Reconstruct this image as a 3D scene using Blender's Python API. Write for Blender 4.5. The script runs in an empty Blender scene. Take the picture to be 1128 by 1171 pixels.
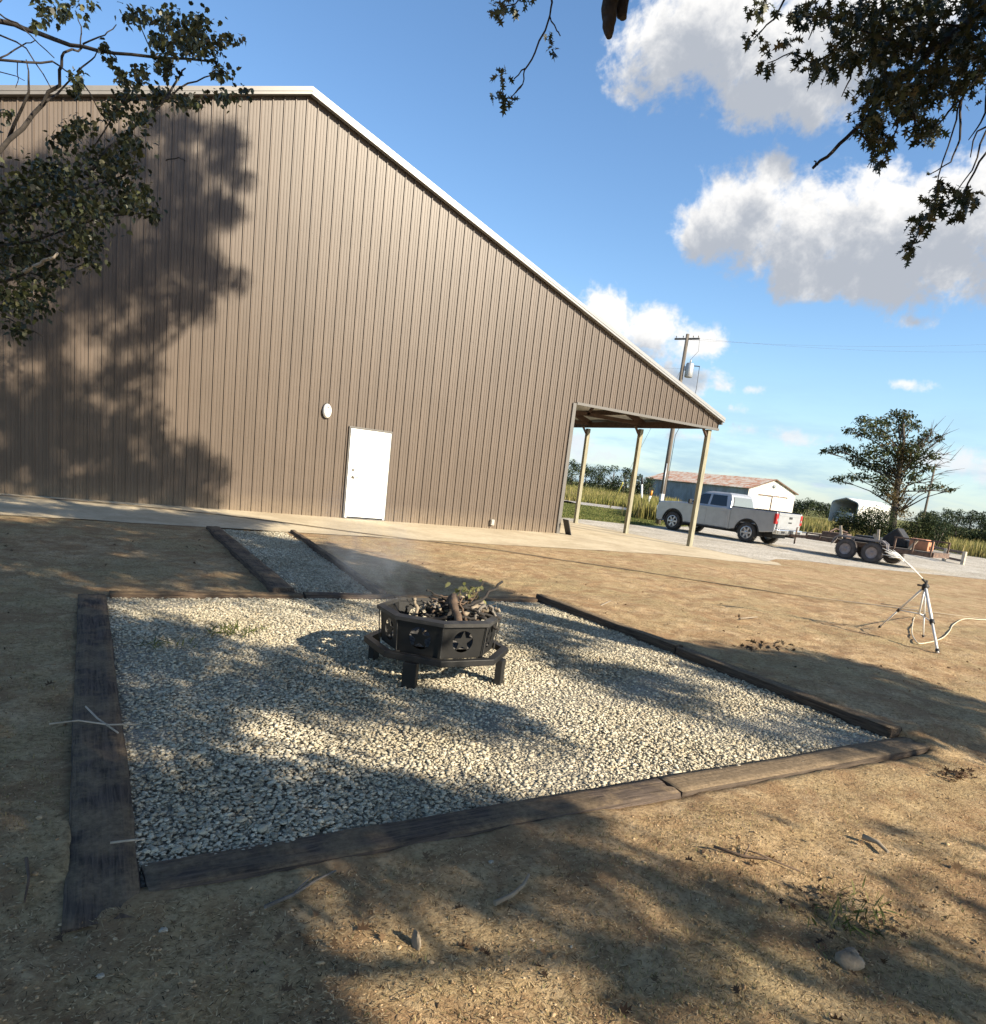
import bpy, math, random
import numpy as np
from mathutils import Vector, Matrix
random.seed(7); rng = np.random.default_rng(7)
scene = bpy.context.scene
col = scene.collection
rad = math.radians

# ------------------------------------------------------------------ camera solve
# world: x runs along the metal wall, y away from the camera towards it, z up; camera 1.5 m above the ground
F, CX, CY, IW, IH, CAMZ = 809.0, 564.0, 690.0, 1128.0, 1171.0, 1.5
def _solve():
    d = np.array([(50 - CX) / F, (5040 - CY) / F, 1.0]); d /= np.linalg.norm(d)
    up = -d
    a = np.array([(1970 - CX) / F, (703 - CY) / F, 1.0]); a -= up * a.dot(up); a /= np.linalg.norm(a)
    y = np.cross(a, -up)
    c = np.array([(78 - CX) / F, (483 - CY) / F, 1.0])
    if y.dot(c) < 0: y = -y
    return np.stack([a, y, up])
R = _solve()
def ray(p): return R @ np.array([(p[0] - CX) / F, (p[1] - CY) / F, 1.0])
def on_z(p, z=0.0):
    r = ray(p); return np.array([0, 0, CAMZ]) + r * ((z - CAMZ) / r[2])
def on_y(p, y):
    r = ray(p); return np.array([0, 0, CAMZ]) + r * (y / r[1])
def at_depth(p, d): return np.array([0, 0, CAMZ]) + ray(p) * d
def at_dist(p, d):
    r = ray(p); return np.array([0, 0, CAMZ]) + r * (d / np.hypot(r[0], r[1]))
def project(P):
    q = (np.asarray(P, float) - np.array([0, 0, CAMZ])) @ R
    return CX + F * q[..., 0] / q[..., 2], CY + F * q[..., 1] / q[..., 2], q[..., 2]
def in_frame(P, m=60):
    x, y, d = project(P)
    if d < 0.05: return False
    mm = m + 500.0 / max(d, .3) * .35
    return -mm < x < IW + mm and -mm < y < IH + mm

cam_d = bpy.data.cameras.new('camera'); cam = bpy.data.objects.new('camera', cam_d); col.objects.link(cam)
m = Matrix.Identity(4)
for i in range(3):
    m[i][0] = R[i, 0]; m[i][1] = -R[i, 1]; m[i][2] = -R[i, 2]
m[2][3] = CAMZ
cam.matrix_world = m
cam_d.sensor_fit = 'HORIZONTAL'; cam_d.sensor_width = 36.0; cam_d.lens = F / IW * 36.0
cam_d.shift_y = (CY - IH / 2) / IW
cam_d.clip_start = 0.05; cam_d.clip_end = 9000
scene.camera = cam

# ------------------------------------------------------------------ helpers: noise, meshes, objects
def _hash_table(seed): return np.random.default_rng(seed).random((256, 256))
_T = {}
def vnoise(x, y, seed=0):
    if seed not in _T: _T[seed] = _hash_table(seed)
    T = _T[seed]
    xi = np.floor(x).astype(int); yi = np.floor(y).astype(int)
    fx = x - xi; fy = y - yi
    fx = fx * fx * (3 - 2 * fx); fy = fy * fy * (3 - 2 * fy)
    a = T[xi & 255, yi & 255]; b = T[(xi + 1) & 255, yi & 255]
    c = T[xi & 255, (yi + 1) & 255]; d = T[(xi + 1) & 255, (yi + 1) & 255]
    return (a * (1 - fx) + b * fx) * (1 - fy) + (c * (1 - fx) + d * fx) * fy
def fbm(x, y, f=1.0, octv=4, seed=0):
    s = 0; amp = .5; t = 0
    for k in range(octv):
        s = s + amp * vnoise(x * f + 17.3 * k, y * f - 9.1 * k, seed + k); t += amp; amp *= .5; f *= 2.03
    return s / t
def smooth(a, b, x):
    t = np.clip((x - a) / (b - a), 0, 1); return t * t * (3 - 2 * t)

def ground_z(x, y):
    """large shape of the ground: level yard, 12 cm lower on the drive to the right"""
    return -0.12 * smooth(11.6, 17.0, np.asarray(x, float))

def np_mesh(name, V, Fc, mats=(), smooth_shade=False, mat_idx=None):
    """V (n,3); Fc: (m,k) array or a list of such arrays"""
    me = bpy.data.meshes.new(name)
    V = np.ascontiguousarray(V, dtype=np.float32)
    if isinstance(Fc, np.ndarray): Fc = [Fc]
    me.vertices.add(len(V)); me.vertices.foreach_set('co', V.ravel())
    loops = np.concatenate([f.ravel() for f in Fc]).astype(np.int32)
    tot = np.concatenate([np.full(len(f), f.shape[1]) for f in Fc]).astype(np.int32)
    start = np.concatenate([[0], np.cumsum(tot)[:-1]]).astype(np.int32)
    me.loops.add(len(loops)); me.loops.foreach_set('vertex_index', loops)
    me.polygons.add(len(tot)); me.polygons.foreach_set('loop_start', start); me.polygons.foreach_set('loop_total', tot)
    if smooth_shade: me.polygons.foreach_set('use_smooth', np.ones(len(tot), dtype=bool))
    if mat_idx is not None: me.polygons.foreach_set('material_index', np.asarray(mat_idx, dtype=np.int32))
    for mm in mats: me.materials.append(mm)
    me.update(calc_edges=True); me.validate()
    return me

def link(name, me, parent=None):
    o = bpy.data.objects.new(name, me); col.objects.link(o)
    if parent is not None: o.parent = parent
    return o
def tag(o, label=None, cat=None, group=None, kind=None):
    if label: o['label'] = label
    if cat: o['category'] = cat
    if group: o['group'] = group
    if kind: o['kind'] = kind
    return o
def thing(name, label, cat, loc=(0, 0, 0), rz=0.0, group=None):
    o = bpy.data.objects.new(name, None); col.objects.link(o)
    o.location = [float(v) for v in loc]; o.rotation_euler = (0, 0, rz); o.empty_display_size = .2
    return tag(o, label, cat, group)
def copy_tree(o, parent=None):
    c = o.copy(); col.objects.link(c)
    if parent is not None: c.parent = parent
    for ch in list(o.children): copy_tree(ch, c)
    return c

class MB:
    """collects shapes into one mesh"""
    def __init__(s, off=(0, 0, 0)): s.v = []; s.f = []; s.mi = []; s.sm = []; s.off = Vector([float(a) for a in off])
    def add(s, vs, fs, mi=0, sm=False):
        b = len(s.v); s.v += [Vector(v) - s.off for v in vs]
        for f in fs: s.f.append([b + i for i in f]); s.mi.append(mi); s.sm.append(sm)
    def box(s, c, size, rot=None, mi=0):
        hx, hy, hz = size[0] / 2, size[1] / 2, size[2] / 2
        vs = [Vector((x, y, z)) for x in (-hx, hx) for y in (-hy, hy) for z in (-hz, hz)]
        if rot is not None: vs = [rot @ v for v in vs]
        vs = [v + Vector(c) for v in vs]
        s.add(vs, [(0, 1, 3, 2), (4, 6, 7, 5), (0, 4, 5, 1), (2, 3, 7, 6), (0, 2, 6, 4), (1, 5, 7, 3)], mi)
    def beam(s, a, b, w, h, up=(0, 0, 1), mi=0, roll=0):
        a = Vector(a); b = Vector(b); d = (b - a); L = d.length; d.normalize()
        u = Vector(up); u = (u - d * u.dot(d))
        if u.length < 1e-4: u = Vector((0, 1, 0)); u = u - d * u.dot(d)
        u.normalize(); sd = d.cross(u)
        if roll: q = Matrix.Rotation(roll, 3, d); u = q @ u; sd = q @ sd
        vs = []
        for p in (a, b):
            for i, j in ((-1, -1), (1, -1), (1, 1), (-1, 1)): vs.append(p + sd * (i * w / 2) + u * (j * h / 2))
        s.add(vs, [(3, 2, 1, 0), (4, 5, 6, 7), (0, 1, 5, 4), (1, 2, 6, 5), (2, 3, 7, 6), (3, 0, 4, 7)], mi)
    def tube(s, pts, rs, n=8, mi=0, cap=True, sm=True):
        pts = [Vector([float(q) for q in p]) for p in pts]
        if not hasattr(rs, '__len__'): rs = [rs] * len(pts)
        vs = []; prev = None
        for i, p in enumerate(pts):
            t = (pts[min(i + 1, len(pts) - 1)] - pts[max(i - 1, 0)])
            if t.length < 1e-9: t = Vector((0, 0, 1))
            t.normalize()
            if prev is None:
                u = Vector((0, 0, 1)) if abs(t.z) < .9 else Vector((1, 0, 0))
            else: u = prev
            u = u - t * u.dot(t)
            if u.length < 1e-5: u = Vector((1, 0, 0)) - t * t.x
            u.normalize(); prev = u; w = t.cross(u)
            for k in range(n):
                an = 2 * math.pi * k / n
                vs.append(p + (u * math.cos(an) + w * math.sin(an)) * rs[i])
        fs = []
        for i in range(len(pts) - 1):
            for k in range(n):
                a = i * n + k; b = i * n + (k + 1) % n
                fs.append((a, b, b + n, a + n))
        s.add(vs, fs, mi, sm)
        if cap:
            s.add(vs[:n], [tuple(range(n))[::-1]], mi); s.add(vs[-n:], [tuple(range(n))], mi)
    def lathe(s, prof, c=(0, 0, 0), axis='z', n=24, mi=0, sm=True):
        """prof: (radius, along-axis) pairs, closed surfaces made by the profile itself"""
        vs = []
        for (r, h) in prof:
            for k in range(n):
                an = 2 * math.pi * k / n
                x, y = r * math.cos(an), r * math.sin(an)
                v = {'z': (x, y, h), 'x': (h, x, y), 'y': (y, h, x)}[axis]
                vs.append(Vector(v) + Vector(c))
        fs = []
        for i in range(len(prof) - 1):
            for k in range(n):
                a = i * n + k; b = i * n + (k + 1) % n
                fs.append((a, b, b + n, a + n))
        s.add(vs, fs, mi, sm)
    def prism(s, poly, d0, d1, plane='yz', mi=0):
        """polygon in a plane extruded along the third axis"""
        def P(a, b, h): return {'yz': (h, a, b), 'xz': (a, h, b), 'xy': (a, b, h)}[plane]
        n = len(poly)
        vs = [P(a, b, d0) for a, b in poly] + [P(a, b, d1) for a, b in poly]
        fs = [tuple(range(n))[::-1], tuple(range(n, 2 * n))]
        for i in range(n): j = (i + 1) % n; fs.append((i, j, n + j, n + i))
        s.add(vs, fs, mi)
    def build(s, name, mats, parent=None, bevel=0, seg=2, fix=True):
        me = bpy.data.meshes.new(name)
        me.from_pydata([tuple(v) for v in s.v], [], s.f)
        for mm in (mats if isinstance(mats, (list, tuple)) else [mats]): me.materials.append(mm)
        for p, i, q in zip(me.polygons, s.mi, s.sm): p.material_index = i; p.use_smooth = q
        if fix:
            import bmesh
            bm = bmesh.new(); bm.from_mesh(me); bmesh.ops.remove_doubles(bm, verts=bm.verts, dist=1e-5)
            bmesh.ops.recalc_face_normals(bm, faces=bm.faces); bm.to_mesh(me); bm.free()
        me.update()
        o = link(name, me, parent)
        if bevel:
            b = o.modifiers.new('bevel', 'BEVEL'); b.width = bevel; b.segments = seg; b.limit_method = 'ANGLE'; b.angle_limit = rad(35)
        return o

# ------------------------------------------------------------------ materials
def new_mat(name):
    mt = bpy.data.materials.new(name); mt.use_nodes = True
    nt = mt.node_tree; bs = nt.nodes['Principled BSDF']
    return mt, nt, bs
def N(nt, typ, **kw):
    n = nt.nodes.new(typ)
    for k, v in kw.items():
        if k in ('inp',):
            for kk, vv in v.items(): n.inputs[kk].default_value = vv
        else: setattr(n, k, v)
    return n
def ramp(nt, fac, stops, interp='LINEAR'):
    r = nt.nodes.new('ShaderNodeValToRGB'); r.color_ramp.interpolation = interp
    e = r.color_ramp.elements
    while len(e) < len(stops): e.new(0.5)
    for el, (p, c) in zip(e, stops): el.position = p; el.color = (*c, 1)
    nt.links.new(fac, r.inputs[0]); return r.outputs[0]
def mixc(nt, fac, a, b, mode='MIX'):
    mx = nt.nodes.new('ShaderNodeMix'); mx.data_type = 'RGBA'; mx.blend_type = mode
    for sock, v in ((mx.inputs[0], fac), (mx.inputs[6], a), (mx.inputs[7], b)):
        if hasattr(v, 'links'): nt.links.new(v, sock)
        elif isinstance(v, (int, float)): sock.default_value = v
        else: sock.default_value = (*v, 1)
    return mx.outputs[2]
def noise(nt, vec, scale, detail=4, rough=.6, dist=0):
    n = nt.nodes.new('ShaderNodeTexNoise'); n.inputs['Scale'].default_value = scale
    n.inputs['Detail'].default_value = detail; n.inputs['Roughness'].default_value = rough; n.inputs['Distortion'].default_value = dist
    if vec is not None: nt.links.new(vec, n.inputs['Vector'])
    return n.outputs['Fac']
def coords(nt, scale=None, which='Object'):
    t = nt.nodes.new('ShaderNodeTexCoord'); o = t.outputs[which]
    if scale is not None:
        mp = nt.nodes.new('ShaderNodeMapping'); mp.inputs['Scale'].default_value = scale
        nt.links.new(o, mp.inputs[0]); o = mp.outputs[0]
    return o
def bump(nt, bs, h, strength=.5, dist=.01):
    b = nt.nodes.new('ShaderNodeBump'); b.inputs['Strength'].default_value = strength; b.inputs['Distance'].default_value = dist
    nt.links.new(h, b.inputs['Height']); nt.links.new(b.outputs[0], bs.inputs['Normal'])
def mat(name, c, rough=.6, metal=0.0, var=.15, scale=6.0, bmp=0, c2=None, spec=.5, stretch=None):
    """a plain surface with blotches of c2 (or of a darker c)"""
    mt, nt, bs = new_mat(name)
    v = coords(nt, stretch)
    n1 = noise(nt, v, scale, 6, .65)
    c2 = c2 or tuple(x * (1 - var * 2) for x in c)
    colr = ramp(nt, n1, [(.35, c2), (.62, c)])
    nt.links.new(colr, bs.inputs['Base Color'])
    bs.inputs['Roughness'].default_value = rough; bs.inputs['Metallic'].default_value = metal
    bs.inputs['Specular IOR Level'].default_value = spec
    if bmp: bump(nt, bs, noise(nt, v, scale * 5, 5, .7), bmp, .01)
    return mt
def island_mat(name, stops, rough=.8, hue_noise=None, translucent=0.0, spec=.2, bmp=None):
    """every loose piece of the mesh (leaf, stone, straw) takes its own tone"""
    mt, nt, bs = new_mat(name)
    g = nt.nodes.new('ShaderNodeNewGeometry')
    c = ramp(nt, g.outputs['Random Per Island'], stops)
    if hue_noise:
        n1 = noise(nt, coords(nt), hue_noise[0], 3)
        c = mixc(nt, ramp(nt, n1, [(.4, (0, 0, 0)), (.65, (1, 1, 1))]), c, hue_noise[1], 'MULTIPLY')
    nt.links.new(c, bs.inputs['Base Color'])
    bs.inputs['Roughness'].default_value = rough; bs.inputs['Specular IOR Level'].default_value = spec
    if bmp: bump(nt, bs, noise(nt, coords(nt), bmp[0], 3), bmp[1], .005)
    if translucent:
        tr = nt.nodes.new('ShaderNodeBsdfTranslucent'); nt.links.new(c, tr.inputs[0])
        mx = nt.nodes.new('ShaderNodeMixShader'); mx.inputs[0].default_value = translucent
        out = nt.nodes['Material Output']
        nt.links.new(bs.outputs[0], mx.inputs[1]); nt.links.new(tr.outputs[0], mx.inputs[2]); nt.links.new(mx.outputs[0], out.inputs[0])
    return mt
# ------------------------------------------------------------------ light and sky
SUN = Vector((0.430 * math.cos(rad(28.2)), -0.903 * math.cos(rad(28.2)), math.sin(rad(28.2)))).normalized()
SUNN = np.array(SUN)
sl = bpy.data.lights.new('sun', 'SUN'); sl.energy = 4.8; sl.angle = rad(0.53); sl.color = (1.0, .885, .70)
so = bpy.data.objects.new('sun', sl); col.objects.link(so)
so.rotation_euler = (-SUN).to_track_quat('-Z', 'Y').to_euler(); so.location = tuple(SUN * 60)

world = bpy.data.worlds.new('World'); scene.world = world; world.use_nodes = True
wt = world.node_tree; bg = wt.nodes['Background']
sky = wt.nodes.new('ShaderNodeTexSky'); sky.sky_type = 'NISHITA'; sky.sun_disc = False
sky.sun_elevation = rad(28.2); sky.sun_rotation = math.atan2(SUN.x, SUN.y)
sky.air_density = 1.0; sky.dust_density = 0.35; sky.ozone_density = 2.6
SKY_STRENGTH = 0.086
bg.inputs[1].default_value = SKY_STRENGTH
# cumulus clouds: soft lumps placed by compass direction and height on the sky, broken up by noise
AZ0, EL0 = rad(42), rad(18)
cc = np.array([math.cos(AZ0) * math.cos(EL0), math.sin(AZ0) * math.cos(EL0), math.sin(EL0)])
ca = np.array([math.sin(AZ0), -math.cos(AZ0), 0.0]); cb = np.cross(ca, cc)
def sky_uv(p):
    d = ray(p); d = d / np.linalg.norm(d); k = d.dot(cc); return d.dot(ca) / k, d.dot(cb) / k
PX = 1 / 860.0
CLOUDS = [  # photo position, half width, half height (pixels of the photo)
    (762, 50, 60, 55), (820, 38, 80, 66), (885, 62, 92, 68), (935, 90, 70, 50), (870, 108, 78, 34), (1000, 30, 80, 60),
    (812, 268, 46, 42), (862, 248, 62, 62), (880, 200, 30, 34), (925, 262, 74, 60), (985, 258, 82, 60), (1050, 262, 90, 60), (1120, 232, 80, 62),
    (930, 312, 62, 32), (1000, 318, 90, 34), (1085, 300, 70, 45), (1180, 250, 90, 80),
    (690, 362, 44, 34), (745, 372, 52, 36), (800, 392, 56, 26), (842, 400, 24, 12), (700, 400, 60, 40), (640, 380, 60, 50),
    (785, 440, 50, 32), (822, 440, 26, 24), (838, 468, 22, 10), (860, 445, 15, 7),
    (850, 492, 40, 11), (900, 500, 40, 12), (800, 500, 40, 10),
    (1048, 369, 26, 9), (1040, 440, 30, 7), (1100, 532, 50, 18), (1160, 540, 60, 26),
    (690, 520, 50, 16), (770, 560, 60, 9), (660, 505, 40, 16), (950, 556, 60, 6)]
gt = bpy.data.node_groups.new('cloud_field', 'ShaderNodeTree')
gt.interface.new_socket('UV', in_out='INPUT', socket_type='NodeSocketVector')
gt.interface.new_socket('Field', in_out='OUTPUT', socket_type='NodeSocketFloat')
gi = gt.nodes.new('NodeGroupInput'); go = gt.nodes.new('NodeGroupOutput')
cur = None
for (px, py, hw, hh) in CLOUDS:
    u, v = sky_uv((px, py))
    s1 = gt.nodes.new('ShaderNodeVectorMath'); s1.operation = 'SUBTRACT'; gt.links.new(gi.outputs[0], s1.inputs[0]); s1.inputs[1].default_value = (u, v, 0)
    s2 = gt.nodes.new('ShaderNodeVectorMath'); s2.operation = 'MULTIPLY'; gt.links.new(s1.outputs[0], s2.inputs[0]); s2.inputs[1].default_value = (1 / (hw * PX * 1.0), 1 / (hh * PX * 1.0), 0)
    ln = gt.nodes.new('ShaderNodeVectorMath'); ln.operation = 'LENGTH'; gt.links.new(s2.outputs[0], ln.inputs[0])
    sb = gt.nodes.new('ShaderNodeMath'); sb.operation = 'MULTIPLY_ADD'; amp_ = min(1.0, max(.42, min(hw, hh) / 34)); sb.inputs[1].default_value = -amp_; sb.inputs[2].default_value = amp_; gt.links.new(ln.outputs['Value'], sb.inputs[0])
    if cur is None: cur = sb.outputs[0]
    else:
        mx = gt.nodes.new('ShaderNodeMath'); mx.operation = 'SMOOTH_MAX'; mx.inputs[2].default_value = .22
        gt.links.new(cur, mx.inputs[0]); gt.links.new(sb.outputs[0], mx.inputs[1]); cur = mx.outputs[0]
def gmath(op, a, b, t=None):
    n = (t or gt).nodes.new('ShaderNodeMath'); n.operation = op
    for i, q in enumerate((a, b)):
        if hasattr(q, 'links'): (t or gt).links.new(q, n.inputs[i])
        else: n.inputs[i].default_value = q
    return n.outputs[0]
cl = gmath('MAXIMUM', cur, -1.5)
nb = noise(gt, gi.outputs[0], 11, 7, .62, .3); ns = noise(gt, gi.outputs[0], 60, 3, .6, .2)
fld = gmath('ADD', cl, gmath('MULTIPLY', gmath('SUBTRACT', nb, .56), 2.0))
fld = gmath('ADD', fld, gmath('MULTIPLY', gmath('SUBTRACT', ns, .5), .60))
gt.links.new(fld, go.inputs[0])

def vmath(op, a, b=None):
    n = wt.nodes.new('ShaderNodeVectorMath'); n.operation = op
    for i, q in enumerate((a, b)):
        if q is None: continue
        if hasattr(q, 'links'): wt.links.new(q, n.inputs[i])
        else: n.inputs[i].default_value = q
    return n
wm = lambda op, a, b: gmath(op, a, b, wt)
tc = wt.nodes.new('ShaderNodeTexCoord'); dirv = tc.outputs['Generated']
kk = vmath('DOT_PRODUCT', dirv, tuple(cc)).outputs['Value']; kpos = wm('MAXIMUM', kk, .08)
uu = wm('DIVIDE', vmath('DOT_PRODUCT', dirv, tuple(ca)).outputs['Value'], kpos)
vv = wm('DIVIDE', vmath('DOT_PRODUCT', dirv, tuple(cb)).outputs['Value'], kpos)
cx = wt.nodes.new('ShaderNodeCombineXYZ'); wt.links.new(uu, cx.inputs[0]); wt.links.new(vv, cx.inputs[1])
def field_at(off):
    g = wt.nodes.new('ShaderNodeGroup'); g.node_tree = gt
    wt.links.new(vmath('ADD', cx.outputs[0], (off[0], off[1], 0)).outputs[0], g.inputs[0]); return g.outputs[0]
f0 = field_at((0, 0)); f1 = field_at((.016, .045))
def mrange(v, a, b, c=0, d=1):
    n = wt.nodes.new('ShaderNodeMapRange'); n.interpolation_type = 'SMOOTHSTEP'; wt.links.new(v, n.inputs[0])
    for i, q in enumerate((a, b, c, d)): n.inputs[i + 1].default_value = q
    return n.outputs[0]
dens = mrange(f0, -.08, .40)
dens = wm('MULTIPLY', dens, mrange(kk, .5, .62))
shade = mrange(f1, -.28, .62)
K = 1 / SKY_STRENGTH
ccol = mixc(wt, shade, tuple(K * q for q in (.48, .473, .462)), tuple(K * q for q in (.215, .232, .262)))
hs = wt.nodes.new('ShaderNodeHueSaturation'); hs.inputs['Saturation'].default_value = 1.10; hs.inputs['Value'].default_value = 1.12; wt.links.new(sky.outputs[0], hs.inputs['Color'])
clear = hs.outputs[0]
skyc = mixc(wt, dens, clear, ccol)
# thin white veil low on the horizon
sp = wt.nodes.new('ShaderNodeSeparateXYZ'); wt.links.new(dirv, sp.inputs[0])
veil = wm('MULTIPLY', mrange(sp.outputs[2], -.02, .22, 1, 0), mrange(noise(wt, vmath('MULTIPLY', dirv, (3, 3, 16)).outputs[0], 2.2, 6, .6), .40, .7, .45, 1.0))
skyc = mixc(wt, wm('MULTIPLY', veil, .92), skyc, tuple(K * q for q in (.178, .275, .365)))
veil_only = mixc(wt, wm('MULTIPLY', mrange(sp.outputs[2], -.02, .22, 1, 0), .3), clear, tuple(K * q for q in (.178, .275, .365)))
wt.links.new(skyc, bg.inputs[0])
bg2 = wt.nodes.new('ShaderNodeBackground'); bg2.inputs[1].default_value = SKY_STRENGTH; wt.links.new(veil_only, bg2.inputs[0])
mxs = wt.nodes.new('ShaderNodeMixShader'); inside = wm('MULTIPLY', wm('GREATER_THAN', kk, .5), wm('GREATER_THAN', sp.outputs[2], -.01))
wt.links.new(inside, mxs.inputs[0]); wt.links.new(bg2.outputs[0], mxs.inputs[1]); wt.links.new(bg.outputs[0], mxs.inputs[2])
wt.links.new(mxs.outputs[0], wt.nodes['World Output'].inputs[0])
world.cycles.sampling_method = 'NONE'

scene.view_settings.view_transform = 'Standard'; scene.view_settings.look = 'None'
scene.view_settings.exposure = 1.18; scene.view_settings.gamma = 1.0
scene.cycles.max_bounces = 6; scene.cycles.transparent_max_bounces = 12; scene.cycles.use_denoising = True
scene.cycles.volume_bounces = 0; scene.cycles.volume_step_rate = 2.0
# ------------------------------------------------------------------ ground sheet
def in_rect(x, y, x0, x1, y0, y1, soft):
    return smooth(x0 - soft, x0, x) * (1 - smooth(x1, x1 + soft, x)) * smooth(y0 - soft, y0, y) * (1 - smooth(y1, y1 + soft, y))
PAD = (0.08, 4.92, 2.50, 7.18)
PATH = (1.90, 3.02, 7.25, 13.0)
def ground_full(x, y):
    z = ground_z(x, y)
    near = (1 - smooth(10, 22, np.hypot(x, y)))
    bumps = (fbm(x, y, 1.1, 3, 3) - .5) * .055 + (fbm(x, y, 5.0, 3, 9) - .5) * .035 + (fbm(x, y, 17.0, 2, 21) - .5) * .016
    pad = np.maximum(in_rect(x, y, *PAD, .12), in_rect(x, y, *PATH, .1))
    flat = np.maximum(pad, smooth(12.3, 13.0, y) * (x < 18))
    z = z + bumps * near * (1 - flat) - .005 * near
    z = np.where(y > 13.0, np.where(x < 18, ground_z(x, y) - .03, z), z)
    z = z + .055 * smooth(4.98, 5.08, x) * (1 - smooth(5.4, 7.5, x)) * smooth(2.3, 2.7, y) * (1 - smooth(7.0, 7.8, y))   # soil banked against the right-hand timber
    return z - .11 * pad
def axis(lo, hi, step, dlo, dhi, far):
    d = np.arange(dlo, dhi + 1e-6, step)
    a = -np.geomspace(max(1e-3, .3), -(far[0]) + dlo, 26)[::-1] + dlo
    b = np.geomspace(.3, far[1] - dhi, 34) + dhi
    return np.concatenate([a, d, b])
gx = axis(0, 0, .05, -5.0, 14.0, (-4000, 5000)); gy = axis(0, 0, .05, .4, 13.4, (-4000, 6000))
GX, GY = np.meshgrid(gx, gy, indexing='ij')
GZ = ground_full(GX, GY)
V = np.stack([GX, GY, GZ], -1).reshape(-1, 3)
ni, nj = len(gx), len(gy)
idx = np.arange(ni * nj).reshape(ni, nj)
Q = np.stack([idx[:-1, :-1], idx[1:, :-1], idx[1:, 1:], idx[:-1, 1:]], -1).reshape(-1, 4)

def soil_material():
    mt, nt, bs = new_mat('bare_soil')
    v = coords(nt)
    big = noise(nt, v, .55, 5, .6, .5); mid = noise(nt, v, 4.5, 6, .7); fine = noise(nt, v, 38, 6, .75); straw = noise(nt, coords(nt, (1, 1.6, 1)), 120, 3, .8, 1.5)
    c = ramp(nt, mid, [(.28, (.29, .18, .098)), (.47, (.48, .335, .185)), (.70, (.62, .465, .29))])
    c = mixc(nt, ramp(nt, big, [(.40, (0, 0, 0)), (.62, (.75, .75, .75))]), c, (.40, .315, .17))
    c = mixc(nt, ramp(nt, fine, [(.30, (.55, .55, .55)), (.60, (1.12, 1.12, 1.12))]), (0, 0, 0), c, 'MIX') if False else mixc(nt, 1.0, c, ramp(nt, fine, [(.34, (.42, .40, .38)), (.56, (1.0, 1.0, 1.0))]), 'MULTIPLY')
    c = mixc(nt, ramp(nt, straw, [(.60, (0, 0, 0)), (.68, (.8, .8, .8))]), c, (.42, .33, .20))
    pt = noise(nt, v, 2.1, 6, .72, .8); pt2 = noise(nt, v, 8.5, 5, .75, .5)
    c = mixc(nt, ramp(nt, pt, [(.47, (0, 0, 0)), (.60, (.78, .78, .78))]), c, (.27, .168, .092))
    c = mixc(nt, ramp(nt, pt2, [(.58, (0, 0, 0)), (.68, (.65, .65, .65))]), c, (.19, .115, .064))
    # grass and weeds beyond the drive, by where it grows
    sx = nt.nodes.new('ShaderNodeSeparateXYZ'); nt.links.new(v, sx.inputs[0])
    def mr(s, a, b):
        n = nt.nodes.new('ShaderNodeMapRange'); nt.links.new(s, n.inputs[0]); n.inputs[1].default_value = a; n.inputs[2].default_value = b; return n.outputs[0]
    gl = noise(nt, v, .35, 5, .65)
    gcol = ramp(nt, gl, [(.3, (.085, .105, .028)), (.5, (.15, .15, .05)), (.7, (.23, .19, .09))])
    ad = nt.nodes.new('ShaderNodeMath'); ad.operation = 'MAXIMUM'
    nt.links.new(mr(sx.outputs[0], 27, 40), ad.inputs[0]); nt.links.new(mr(sx.outputs[1], 22.5, 26), ad.inputs[1])
    c = mixc(nt, ad.outputs[0], c, gcol)
    nt.links.new(c, bs.inputs['Base Color']); bs.inputs['Roughness'].default_value = .95; bs.inputs['Specular IOR Level'].default_value = .1
    h = nt.nodes.new('ShaderNodeMath'); h.operation = 'ADD'; nt.links.new(mid, h.inputs[0]); nt.links.new(fine, h.inputs[1])
    h2 = nt.nodes.new('ShaderNodeMath'); h2.operation = 'MULTIPLY_ADD'; nt.links.new(noise(nt, v, 110, 4, .8), h2.inputs[0]); h2.inputs[1].default_value = .3; nt.links.new(h.outputs[0], h2.inputs[2])
    bump(nt, bs, h2.outputs[0], .75, .022)
    return mt
M_soil = soil_material()
g = link('ground', np_mesh('ground', V, Q, [M_soil], True)); tag(g, kind='structure')

# ------------------------------------------------------------------ concrete apron and carport slab, gravel drive, far road
M_conc = None
def concrete_material():
    mt, nt, bs = new_mat('pale_concrete')
    v = coords(nt)
    a = noise(nt, v, .9, 6, .65, .4); b = noise(nt, v, 9, 5, .7); f = noise(nt, v, 90, 3, .7)
    c = ramp(nt, a, [(.3, (.42, .34, .225)), (.6, (.58, .49, .34))])
    c = mixc(nt, 1.0, c, ramp(nt, b, [(.25, (.78, .76, .74)), (.6, (1, 1, 1))]), 'MULTIPLY')
    c = mixc(nt, ramp(nt, f, [(.66, (0, 0, 0)), (.74, (.6, .6, .6))]), c, (.22, .17, .11))
    nt.links.new(c, bs.inputs['Base Color']); bs.inputs['Roughness'].default_value = .85; bs.inputs['Specular IOR Level'].default_value = .2
    bump(nt, bs, b, .15, .01); return mt
M_conc = concrete_material()
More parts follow.
